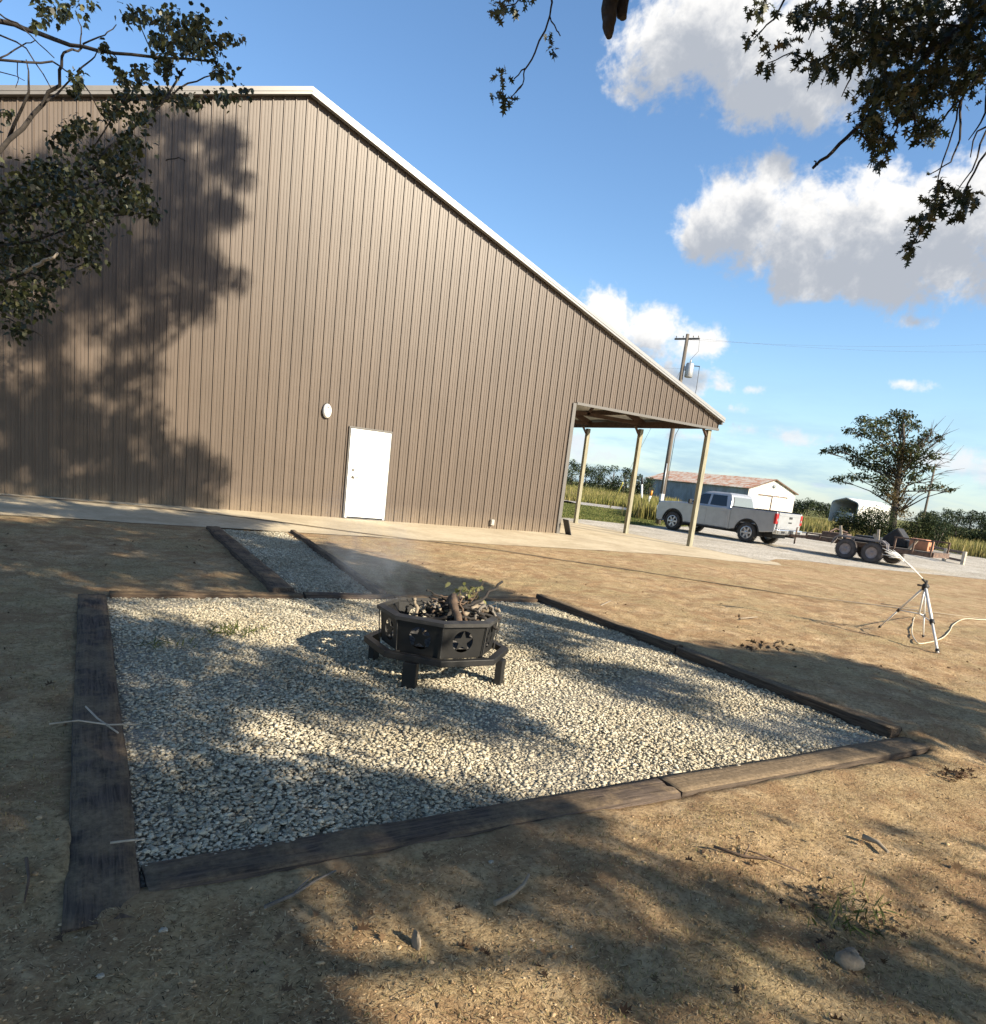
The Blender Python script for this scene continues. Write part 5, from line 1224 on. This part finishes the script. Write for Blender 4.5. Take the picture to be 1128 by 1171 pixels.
for pts in ([(1175, 10), (1128, 75), (1100, 112), (1090, 150), (1074, 200), (1070, 233)], [(1165, 90), (1128, 150), (1112, 195), (1094, 220)], [(1150, 150), (1120, 185), (1102, 222), (1060, 250), (1041, 285)], [(1098, 114), (1080, 135), (1062, 152)], [(1100, 112), (1098, 160), (1088, 185), (1062, 200)], [(1160, 120), (1118, 150), (1110, 180)], [(1130, 100), (1122, 140), (1108, 160)],
            [(1010, 112), (1030, 120), (1060, 150)], [(976, 150), (1000, 165), (1001, 182)], [(1060, 62), (1000, 40), (960, 55), (933, 74), (905, 60), (878, 72)], [(1000, 40), (950, 20), (905, 20)], [(960, -20), (935, 20), (925, 45)], [(905, -15), (885, 22), (862, 44)], [(1100, 30), (1040, 30), (1000, 40)], [(975, 70), (973, 90), (963, 110)], [(1030, 120), (1027, 145), (1018, 170)], [(1045, 125), (1048, 145), (1032, 155)], [(1010, 112), (985, 130), (992, 160)]):
    px_tube(t, pts, [6.2 + random.uniform(-.2, .2) for _ in pts], list(np.linspace(1.5, .55, len(pts))), OB, 5)
t.build('boughs', M_barkn, big); t = MB()
for pts, r0 in (([(640, -60), (630, -8), (629, 18), (612, 60), (600, 80), (598, 96), (590, 106)], 1.4), ([(629, 18), (637, 35), (641, 41)], .8), ([(601, 78), (588, 90)], .8), ([(598, 96), (584, 112)], .7), ([(606, -20), (590, 4), (575, 8)], .8)): px_tube(t, pts, [4.6] * len(pts), list(np.linspace(r0, .6, len(pts))), OB, 6)
t.build('twig', M_barkn, big)
t = MB(); px_tube(t, [(712, -120), (703, -60), (700, -10), (697, 18), (696, 30), (697, 42)], [4.2, 4.2, 4.2, 4.2, 4.2, 4.2], [11, 10, 9.5, 8.5, 7, 3.5], OB, 14, .12); px_tube(t, [(716, -60), (712, -10), (711, 14), (713, 21)], [4.25] * 4, [9, 7.5, 6.5, 4], OB, 12, .12); t.build('broken_limb', M_barkn, big)

LB = Vector(tuple(at_dist((-420, 560), 9.5)[:2]) + (0,)); ltree = thing('shade_tree', 'green leafy tree reaching in from the left in front of the metal wall', 'tree', LB)
LFB = [(53, 10, 14, 16, 32), (70, 20, 8, 9, 12), (79, 8, 14, 10, 17), (96, 22, 5, 6, 4), (104, 5, 8, 6, 8), (42, 28, 7, 5, 8), (149, 17, 10, 10, 22), (166, 18, 9, 13, 22), (191, 22, 14, 13, 42), (223, 26, 17, 14, 52), (185, 47, 15, 12, 46), (213, 47, 24, 18, 95), (236, 49, 17, 20, 64), (262, 45, 9, 9, 16), (278, 45, 4, 5, 4), (252, 82, 13, 10, 26), (187, 75, 14, 12, 42), (160, 85, 12, 10, 28), (119, 55, 7, 8, 12), (128, 68, 6, 8, 9), (136, 83, 8, 7, 14), (143, 93, 5, 6, 8), (87, 92, 10, 11, 26), (85, 106, 7, 7, 12),
       (145, 106, 13, 10, 32), (181, 108, 17, 12, 44), (213, 115, 24, 11, 48), (258, 110, 20, 9, 26), (280, 103, 8, 5, 7), (128, 128, 19, 13, 52), (91, 145, 20, 13, 52), (74, 160, 17, 12, 42), (160, 135, 20, 12, 40),
       (60, 200, 46, 22, 210), (130, 185, 33, 22, 150), (20, 230, 38, 32, 210), (90, 240, 42, 27, 220), (150, 225, 26, 19, 115), (175, 245, 10, 7, 18), (30, 290, 38, 27, 220), (90, 275, 30, 18, 100), (20, 340, 28, 22, 130), (60, 318, 24, 14, 52), (20, 380, 16, 10, 24), (48, 350, 16, 14, 26), (8, 130, 8, 9, 9), (105, 300, 14, 10, 18), (-40, 250, 50, 60, 240), (-30, 340, 40, 40, 120), (-60, 150, 50, 40, 120), (150, 160, 24, 14, 40)]
P, S = near_cloud(LFB, 8.6, .7, 7.0, LEAF_BROAD, LB, 1.3, 2.7)
Vl, Fl = leaves(P, S, LEAF_BROAD, .5, .3); link('foliage', np_mesh('foliage', Vl, Fl, [M_near2]), ltree)
t = MB()
tt = LB.copy(); t.tube([(0, 0, -.3), (.0, .0, .3), (.08, .05, 2.0), (.25, .05, 4.2), (.2, .1, 6.5), (.1, .1, 8.5)], [.30, .22, .18, .15, .10, .03], 14); t.build('trunk', M_bark, ltree)
t = MB()
J = lambda n: [8.6 + random.uniform(-.25, .25) for _ in range(n)]
for pts, r0, r1 in (([(-420, 60), (-200, 0), (-60, 8), (0, 24), (45, 38), (95, 53), (150, 62), (215, 67), (240, 70)], 4.2, .9), ([(-420, 320), (-150, 240), (-30, 190), (10, 160), (50, 118), (68, 80), (73, 60), (95, 53)], 4.0, 1.0), ([(10, 158), (33, 105), (30, 68)], 2.0, .6), ([(-60, 66), (20, 70), (60, 70), (82, 84)], 1.8, .7), ([(100, 200), (140, 160), (185, 118), (205, 88), (212, 78)], 2.2, .8), ([(185, 118), (215, 95), (245, 85)], 1.2, .6),
                    ([(53, 116), (72, 100), (85, 88)], 1.5, .7), ([(-60, 40), (0, 40), (30, 55), (58, 100)], 1.2, .6), ([(92, 52), (93, 30), (86, 12)], .8, .5), ([(95, 50), (120, 40), (133, 28)], 1.0, .5), ([(88, 82), (105, 68), (116, 58)], 1.0, .5), ([(0, 16), (20, 26), (35, 40), (62, 66)], .9, .5), ([(0, 66), (25, 52), (40, 46)], .9, .5), ([(20, 72), (21, 90), (18, 100)], .6, .4), ([(95, 95), (105, 110), (115, 130)], .8, .5), ([(175, 62), (165, 40), (160, 25)], .8, .5), ([(-80, 90), (0, 82), (28, 92)], .8, .4),
                    ([(-100, 340), (0, 322), (35, 308), (66, 288)], 2.0, 1.4), ([(-60, 260), (60, 230), (130, 205), (160, 190)], 2.2, .8), ([(-60, 290), (40, 275), (110, 250), (180, 240)], 1.8, .7), ([(0, 2), (6, -10)], .8, .6), ([(60, 230), (100, 180), (145, 110)], 1.4, .6), ([(0, 300), (60, 320), (100, 300)], 1.0, .5), ([(-20, 345), (20, 370), (50, 385)], .9, .5), ([(190, 183), (205, 180), (212, 184)], .7, .4)):
    px_tube(t, pts, J(len(pts)), list(np.linspace(r0, r1, len(pts))), LB, 6)
t.build('branches', M_barkn, ltree)
t = MB(); px_tube(t, [(28, 311), (48, 301), (66, 289)], [8.3, 8.25, 8.2], [2.4, 2.2, 1.2], LB, 7); t.build('broken_branch', M_pale, ltree)

# unseen oak crown: clumps high behind the camera, placed to dapple yard and wall
def in_poly(poly, x, y):
        poly = np.asarray(poly, float)
        c = False; j = len(poly) - 1
        for i in range(len(poly)):
            if (poly[i, 1] > y) != (poly[j, 1] > y) and x < (poly[j, 0] - poly[i, 0]) * (y - poly[i, 1]) / (poly[j, 1] - poly[i, 1]) + poly[i, 0]: c = not c
            j = i
        return c
def fill(poly, step):
    poly = np.array(poly, float); out = []; inside = lambda x, y: in_poly(poly, x, y)
    x0, y0 = poly.min(0); x1, y1 = poly.max(0)
    for x in np.arange(x0, x1, step):
        for y in np.arange(y0, y1, step):
            a, b = x + random.uniform(-.4, .4) * step, y + random.uniform(-.4, .4) * step
            if inside(a, b): out.append((a, b))
    return out
CLUMPS = []; SRC = ['']
TAGS = []
def add_clump(p, t0, t1, n, r=.32):
    for _ in range(8):
        tq = random.uniform(t0, t1); c = p + SUNN * tq
        if not in_frame(c): CLUMPS.append((c, n, r)); TAGS.append(SRC[0]); return True
        t0 += .6; t1 += .9
    return False
#SHADE#
GROUND_SHADE = [  # outline in photo pixels, keep share, leaves per clump
    ([(-60, 600), (200, 594), (262, 607), (318, 660), (300, 678), (240, 664), (150, 655), (90, 645), (-60, 640)], .72, 60),
    ([(-80, 672), (75, 690), (118, 692), (125, 740), (150, 860), (172, 985), (240, 1010), (215, 1040), (250, 1075), (330, 1110), (440, 1160), (500, 1190), (-80, 1190)], 1.5, 84),
    ([(122, 712), (200, 708), (300, 733), (352, 760), (420, 795), (400, 820), (320, 808), (240, 830), (160, 850), (140, 800)], .85, 60),
    ([(160, 880), (250, 860), (340, 842), (400, 870), (420, 900), (520, 885), (590, 900), (600, 918), (440, 950), (300, 975), (175, 985)], .75, 60),
    ([(175, 985), (300, 970), (450, 945), (610, 915), (640, 905), (655, 920), (600, 960), (500, 985), (330, 1025), (200, 1020)], .95, 60),
    ([(400, 735), (430, 770), (520, 800), (600, 800), (720, 835), (740, 850), (640, 850), (500, 830), (420, 800), (360, 745)], .7, 58),
    ([(575, 705), (640, 718), (760, 768), (860, 808), (1000, 838), (960, 850), (860, 840), (760, 805), (640, 765), (580, 735)], .72, 58),
    ([(785, 740), (870, 748), (960, 755), (1050, 782), (1140, 806), (1140, 860), (1060, 848), (960, 820), (880, 790), (800, 760)], .72, 90),
    ([(330, 618), (400, 628), (470, 648), (560, 668), (600, 682), (560, 688), (470, 672), (430, 680), (350, 668), (320, 640)], .8, 58),
    ([(-60, 572), (120, 579), (300, 594), (330, 602), (260, 604), (120, 590), (-60, 590)], .5, 58),
    ([(260, 610), (330, 612), (420, 675), (350, 676), (300, 655)], .85, 58),
    ([(230, 1020), (420, 985), (520, 1000), (600, 975), (700, 992), (800, 1012), (900, 1040), (1000, 1075), (1140, 1125), (1140, 1190), (820, 1190), (720, 1120), (620, 1085), (560, 1060), (450, 1045), (380, 1035), (300, 1042)], .52, 46),
    ([(640, 1120), (720, 1150), (760, 1190), (600, 1190)], .6, 58),
    ([(640, 950), (700, 940), (800, 965), (870, 1000), (780, 1000), (700, 985)], .4, 40),
]
for poly, keep, n in GROUND_SHADE:
    SRC[0] = 'g%d' % GROUND_SHADE.index((poly, keep, n))
    wp = [tuple(on_z(q, 0)[:2]) for q in poly]
    for (x, y) in fill(wp, .27):
        if float(fbm(np.array(x), np.array(y), 1.9, 2, 88)) < .27 + .5 * keep: add_clump(np.array([x, y, 0.0]), 6.5, 12.5, int(n * 1.7), .27)
WALL_SHADE = [([(92, 170), (120, 150), (185, 128), (258, 135), (286, 200), (258, 212), (274, 256), (240, 268), (236, 285), (274, 325), (266, 352), (215, 357), (190, 386), (140, 396), (100, 376), (40, 396), (-70, 380), (-70, 180), (60, 178)], .88, 185),
              ([(-60, 452), (60, 430), (110, 425), (150, 412), (192, 428), (186, 488), (222, 500), (252, 526), (248, 578), (-60, 562)], .9, 170),
              ([(-60, 385), (40, 392), (120, 402), (90, 425), (-60, 440)], .3, 80)]
for poly, keep, n in WALL_SHADE:
    wp = [(on_y(q, YW)[0], on_y(q, YW)[2]) for q in poly]
    for (x, z) in fill(wp, .31):
        if random.random() < keep: add_clump(np.array([x, YW, z]), 15.5, 20.0, n, .31)
SRC[0] = 'b'
# unseen clumps added to shade the hanging boughs themselves
for (px, py, rx, ry, n) in TRB:
    for q in range(max(1, int(rx * ry / 260))): add_clump(at_depth((px + random.uniform(-1, 1) * rx * .7, py + random.uniform(-1, 1) * ry * .7), 6.2), 2.0, 6.0, 60, .3)
for (px, py, rx, ry, n) in LFB:
    for q in range(max(1, int(rx * ry / 240))):
        if random.random() < .8: add_clump(at_depth((px + random.uniform(-1, 1) * rx * .7, py + random.uniform(-1, 1) * ry * .7), 8.6), 7.5, 13.5, 56, .3)
LIT = [[tuple(on_z(q, 0)[:2]) for q in pl] for pl in ([(560, 900), (1140, 840), (1140, 1100), (1000, 1060), (850, 1000), (660, 950)], [(115, 685), (430, 685), (440, 730), (330, 740), (200, 705)], [(560, 680), (1140, 660), (1140, 800), (760, 740)])]
# extra unseen crown clumps added overhead and behind to keep the open sky off the near ground; none stands before the sunny patches
SRC[0] = 'o'
OPEN = LIT + [[tuple(on_z(q, 0)[:2]) for q in pl] for pl in ([(120, 690), (600, 690), (1010, 845), (660, 905), (300, 970), (175, 985)], [(230, 1030), (420, 1020), (620, 1110), (760, 1180), (480, 1180), (330, 1100)])]
for _ in range(800):
    c = np.array([random.uniform(-6.5, 8.5), random.uniform(-8, 2.5), random.uniform(4.2, 10.5)])
    lands = c[:2] - SUNN[:2] * (c[2] / SUNN[2])
    if in_frame(c, 120) or any(in_poly(lp, *lands) for lp in OPEN): continue
    if lands[1] > YW - 1: 
        k_ = (YW - c[1]) / -SUNN[1]; wx = c[0] - SUNN[0] * k_; wz = c[2] - SUNN[2] * k_
        if wz > 0 and wx > 2.2: continue
    CLUMPS.append((c, 90, .55)); TAGS.append('o')
P = np.concatenate([blob_points(c, (r, r, r), n, .05) for c, n, r in CLUMPS])
Vl, Fl = leaves(P - np.array(OB), .115 * rng.uniform(.7, 1.3, len(P)) * np.concatenate([np.full(n, 1.5 if r > .5 else 1.0) for _, n, r in CLUMPS]), LEAF_SIMPLE, .5, .25)
link('crown', np_mesh('crown', Vl, Fl, [M_near]), big)
# limbs from the trunk up into the clumps, those that stay out of the view
CC = np.array([c for c, _, _ in CLUMPS]); t = MB(); nodes = [Vector((0, 0, 4.6)), Vector((-.1, -.1, 6)), Vector((-.2, -.1, 7.5)), Vector((-.3, .1, 10.5))]; cnt = 0
for i in rng.permutation(len(CC)):
    c = Vector(CC[i]) - OB; b = min(nodes, key=lambda q: (q - c).length + abs(q.z - c.z) * .3); L = (c - b).length
    if L < .7: continue
    mid = b.lerp(c, .5) + Vector((random.gauss(0, .12), random.gauss(0, .12), .10)) * L * .4
    path = [b.lerp(mid, s) for s in (0, .5)] + [mid.lerp(c, s) for s in (0, .5, 1)]
    if any(in_frame(np.array(q + OB), 25) for q in path): continue
    if any(in_poly(lp, *(np.array(q + OB)[:2] - SUNN[:2] * (q.z / SUNN[2]))) for q in path for lp in LIT): continue   # no bough stands between the sun and the open sunny ground
    t.tube(path, list(np.linspace(.020 * L ** .7 + .012, .008, 5)), 6); nodes += [mid, c]; cnt += 1
    if cnt > 80: break
t.build('limbs', M_bark, big)
print('clumps', len(CLUMPS), 'leaves', len(P))
# ------------------------------------------------------------------ small things lying about
def ground_at(p): q = on_z(p, 0); return Vector((q[0], q[1], float(ground_full(q[0], q[1]))))
M_twig = [M_st[3], M_st[1], M_st[2]]
def ground_twig(pts, r, m_, label, lift=.006, forks=()):
    P_ = [ground_at(p) + Vector((0, 0, lift + r)) for p in pts]; zz = max(q.z for q in P_); b = P_[0].copy()
    t = MB(); P_ = [q - b for q in P_]; t.tube(P_, list(np.linspace(r * .8, r * .4, len(P_))), 7)
    for (i, dx, dy) in forks: t.tube([P_[i], P_[i] + Vector((dx, dy, .01)), P_[i] + Vector((dx * 1.7, dy * 2.0, .004))], [r * .6, r * .4, r * .2], 5)
    o = t.build('twig', m_); o.location = b; return tag(o, label, 'twig', 'fallen twigs on the ground')
ground_twig([(566, 1032), (586, 1024), (598, 1014), (605, 1001)], .013, M_twig[2], 'bent tan stick on the soil below the middle of the near timber')
ground_twig([(303, 1038), (335, 1022), (362, 1006), (384, 996)], .009, M_twig[0], 'straight grey twig on the soil below the dark left half of the near timber', forks=((1, .05, .04),))
ground_twig([(985, 962), (1003, 968), (1015, 979)], .018, M_twig[2], 'short thick pale stick on the sunlit soil right of the pad')
ground_twig([(815, 975), (850, 985), (882, 988), (915, 1000)], .009, M_twig[1], 'long thin dark twig on the soil below the right end of the near timber', forks=((1, .06, .03), (2, -.04, .05)))
ground_twig([(350, 878), (362, 882), (358, 874)], .007, M_twig[2], 'small forked white twig on the left of the gravel')
ground_twig([(655, 701), (690, 698), (698, 692)], .014, M_twig[2], 'pale curved stick on the soil behind the right pad timber')
ground_twig([(846, 709), (866, 707)], .016, M_twig[2], 'pale chip of wood on the brown yard between the pad and the tripod')
ground_twig([(1008, 690), (1040, 694), (1060, 690)], .007, M_twig[0], 'grey twig lying on the yard near the feet of the tripod')
ground_twig([(30, 985), (33, 1010), (28, 1035)], .008, M_twig[1], 'brown twig on the shaded soil left of the wide timber')
for pts, lb in (([(56, 828), (90, 824), (125, 829), (160, 828)], 'long pale straw stem laid across the wide left timber, farther from the corner'), ([(126, 964), (150, 961), (166, 960)], 'short pale straw stem laid across the wide left timber, near the corner'), ([(98, 808), (112, 822), (135, 838)], 'thin slanting straw stem crossing the longer stem on the left timber')):
    P_ = [Vector(on_z(p, .062)) for p in pts]; b = P_[0].copy(); t = MB(); t.tube([q - b for q in P_], .0045, 6); o = t.build('straw_stem', M_pale); o.location = b; tag(o, lb, 'straw stem', 'straw stems on the left timber')
def rock(p, r, m_, label, sq=(1, .8, .55), seed=1):
    t = MB(); rr = random.Random(seed); n = 14; vs = []; L = 8
    for i in range(L + 1):
        th = math.pi * i / L
        for k in range(n):
            ph_ = 2 * math.pi * k / n; d = 1 + .16 * math.sin(3 * ph_ + seed) * math.sin(2 * th + seed) + .1 * rr.uniform(-1, 1); vs.append((r * sq[0] * d * math.sin(th) * math.cos(ph_), r * sq[1] * d * math.sin(th) * math.sin(ph_), r * sq[2] * d * math.cos(th)))
    fs = [(i * n + k, i * n + (k + 1) % n, (i + 1) * n + (k + 1) % n, (i + 1) * n + k) for i in range(L) for k in range(n)]
    t.add(vs, fs, 0, True); o = t.build('rock', m_); g_ = ground_at(p); o.location = g_ + Vector((0, 0, r * sq[2] * .45)); return tag(o, label, 'rock')
M_rock = mat('buff_rock', (.27, .22, .16), .9, var=.2, scale=12, bmp=.5); M_rockw = mat('pale_rock', (.40, .36, .29), .85, var=.1, scale=14, bmp=.4)
rock((972, 1096), .055, M_rock, 'rounded buff rock by the green weeds at the lower right', seed=3)
rock((187, 1066), .013, M_rockw, 'white pebble on the shaded soil just below the front left corner of the pad', seed=4)
rock((115, 1120), .011, M_rockw, 'small pale pebble at the lower left on shaded soil', seed=5)
rock((562, 985), .011, M_rockw, 'pale pebble on the soil above the bent tan stick', seed=6)
rock((878, 828), .035, mat('dark_clod', (.07, .05, .035), .95, bmp=.5), 'dark clod lying on the gravel near the right corner of the pad', seed=7)
rock((476, 1076), .03, M_rock, 'flat tan stone standing in the soil at the bottom middle', (.35, 1, 1.2), seed=8)
M_tuft = island_mat('tuft_blade', [(0, (.05, .07, .02)), (.5, (.12, .14, .04)), (1, (.26, .24, .09))], .6, translucent=.25)
M_dead = island_mat('dead_leaf', [(0, (.035, .022, .015)), (.5, (.11, .065, .036)), (1, (.22, .145, .08))], .8, translucent=.1)
def tuft(p, rx, ry, n, L, mtl, label, cat, name='weed_tuft', shape=LEAF_SIMPLE, lie=.3, flat=None):
    b = ground_at(p); C = np.stack([rng.normal(0, rx, n), rng.normal(0, ry, n), np.abs(rng.normal(.012, .012, n)) + .004], -1)
    if abs(b.z) > .05: C[:, 2] += .10
    Vl, Fl = leaves(C, L * rng.uniform(.5, 1.3, n), shape, -lie, .3, flat); Vl[:, 2] = np.maximum(Vl[:, 2], .002)
    o = link(name, np_mesh(name, Vl, Fl, [mtl])); o.location = b; return tag(o, label, cat)
NARROW = np.array([(0, 0), (.05, .3), (.035, .7), (0, 1), (-.035, .7), (-.05, .3)])
tuft((268, 724), .09, .07, 90, .09, M_tuft, 'small dark green weed tuft growing through the gravel left of the fire pit', 'weed', shape=NARROW, lie=.8)
tuft((188, 738), .08, .05, 50, .07, M_tuft, 'faint weed tuft in the gravel near the far left corner of the pad', 'weed', shape=NARROW, lie=.7)
tuft((975, 1050), .11, .06, 110, .065, M_tuft, 'bright green weeds in the soil at the lower right behind the buff rock', 'weed', shape=NARROW, lie=.6)
tuft((1000, 1070), .14, .05, 45, .035, M_dead, 'scatter of dead leaves round the green weeds at the lower right', 'dead leaves', 'leaf_pile', LEAF_OAK, 0, .35)
tuft((925, 1030), .14, .04, 45, .035, M_dead, 'dark strip of dead leaves left of the green weeds at the lower right', 'dead leaves', 'leaf_pile', LEAF_OAK, 0, .4)
tuft((1090, 888), .09, .035, 60, .045, M_dead, 'small dark pile of dead leaves on the sunlit soil at the right', 'dead leaves', 'leaf_pile', LEAF_OAK, 0, .5)
tuft((880, 758), .20, .08, 40, .07, M_dead, 'dead leaves on the shaded soil behind the right corner of the pad', 'dead leaves', 'leaf_pile', LEAF_OAK, 0, .4)
x, y = near_points(800, 10, 1.3); C = np.stack([x, y, ground_full(x, y) + .008], -1)
Vl, Fl = leaves(C, rng.uniform(.025, .06, len(x)), LEAF_OAK, 0, .8, .45)
tag(link('leaf_litter', np_mesh('leaf_litter', Vl, Fl, [M_dead])), 'brown oak leaves scattered thinly over the soil', 'leaf litter', kind='stuff')
# smoke drifting off the embers towards the path
ms = bpy.data.materials.new('smoke'); ms.use_nodes = True; nt = ms.node_tree; nt.nodes.clear()
out = nt.nodes.new('ShaderNodeOutputMaterial'); pv = nt.nodes.new('ShaderNodeVolumePrincipled'); pv.inputs['Color'].default_value = (.80, .86, .95, 1); pv.inputs['Anisotropy'].default_value = .2
v = coords(nt, None, 'Object'); gr = nt.nodes.new('ShaderNodeTexGradient'); gr.gradient_type = 'SPHERICAL'; nt.links.new(v, gr.inputs[0])
nz = noise(nt, v, 2.2, 4, .6, .8)
m1 = nt.nodes.new('ShaderNodeMath'); m1.operation = 'MULTIPLY'; nt.links.new(gr.outputs[1], m1.inputs[0]); r1 = nt.nodes.new('ShaderNodeMapRange'); nt.links.new(nz, r1.inputs[0]); r1.inputs[1].default_value = .40; r1.inputs[2].default_value = .72; nt.links.new(r1.outputs[0], m1.inputs[1])
m2 = nt.nodes.new('ShaderNodeMath'); m2.operation = 'MULTIPLY'; nt.links.new(m1.outputs[0], m2.inputs[0]); m2.inputs[1].default_value = 1.5; nt.links.new(m2.outputs[0], pv.inputs['Density']); nt.links.new(pv.outputs[0], out.inputs['Volume'])
t = MB(); t.lathe([(0.001, -1), (.5, -.87), (.87, -.5), (1, 0), (.87, .5), (.5, .87), (.001, 1)], (0, 0, 0), 'z', 20); o = t.build('smoke', ms); o.location = (2.02, 5.5, .78); o.scale = (.38, .95, .52); o.rotation_euler = (rad(14), 0, rad(8)); tag(o, 'thin bluish smoke drifting off the fire pit towards the path', 'smoke', kind='stuff')
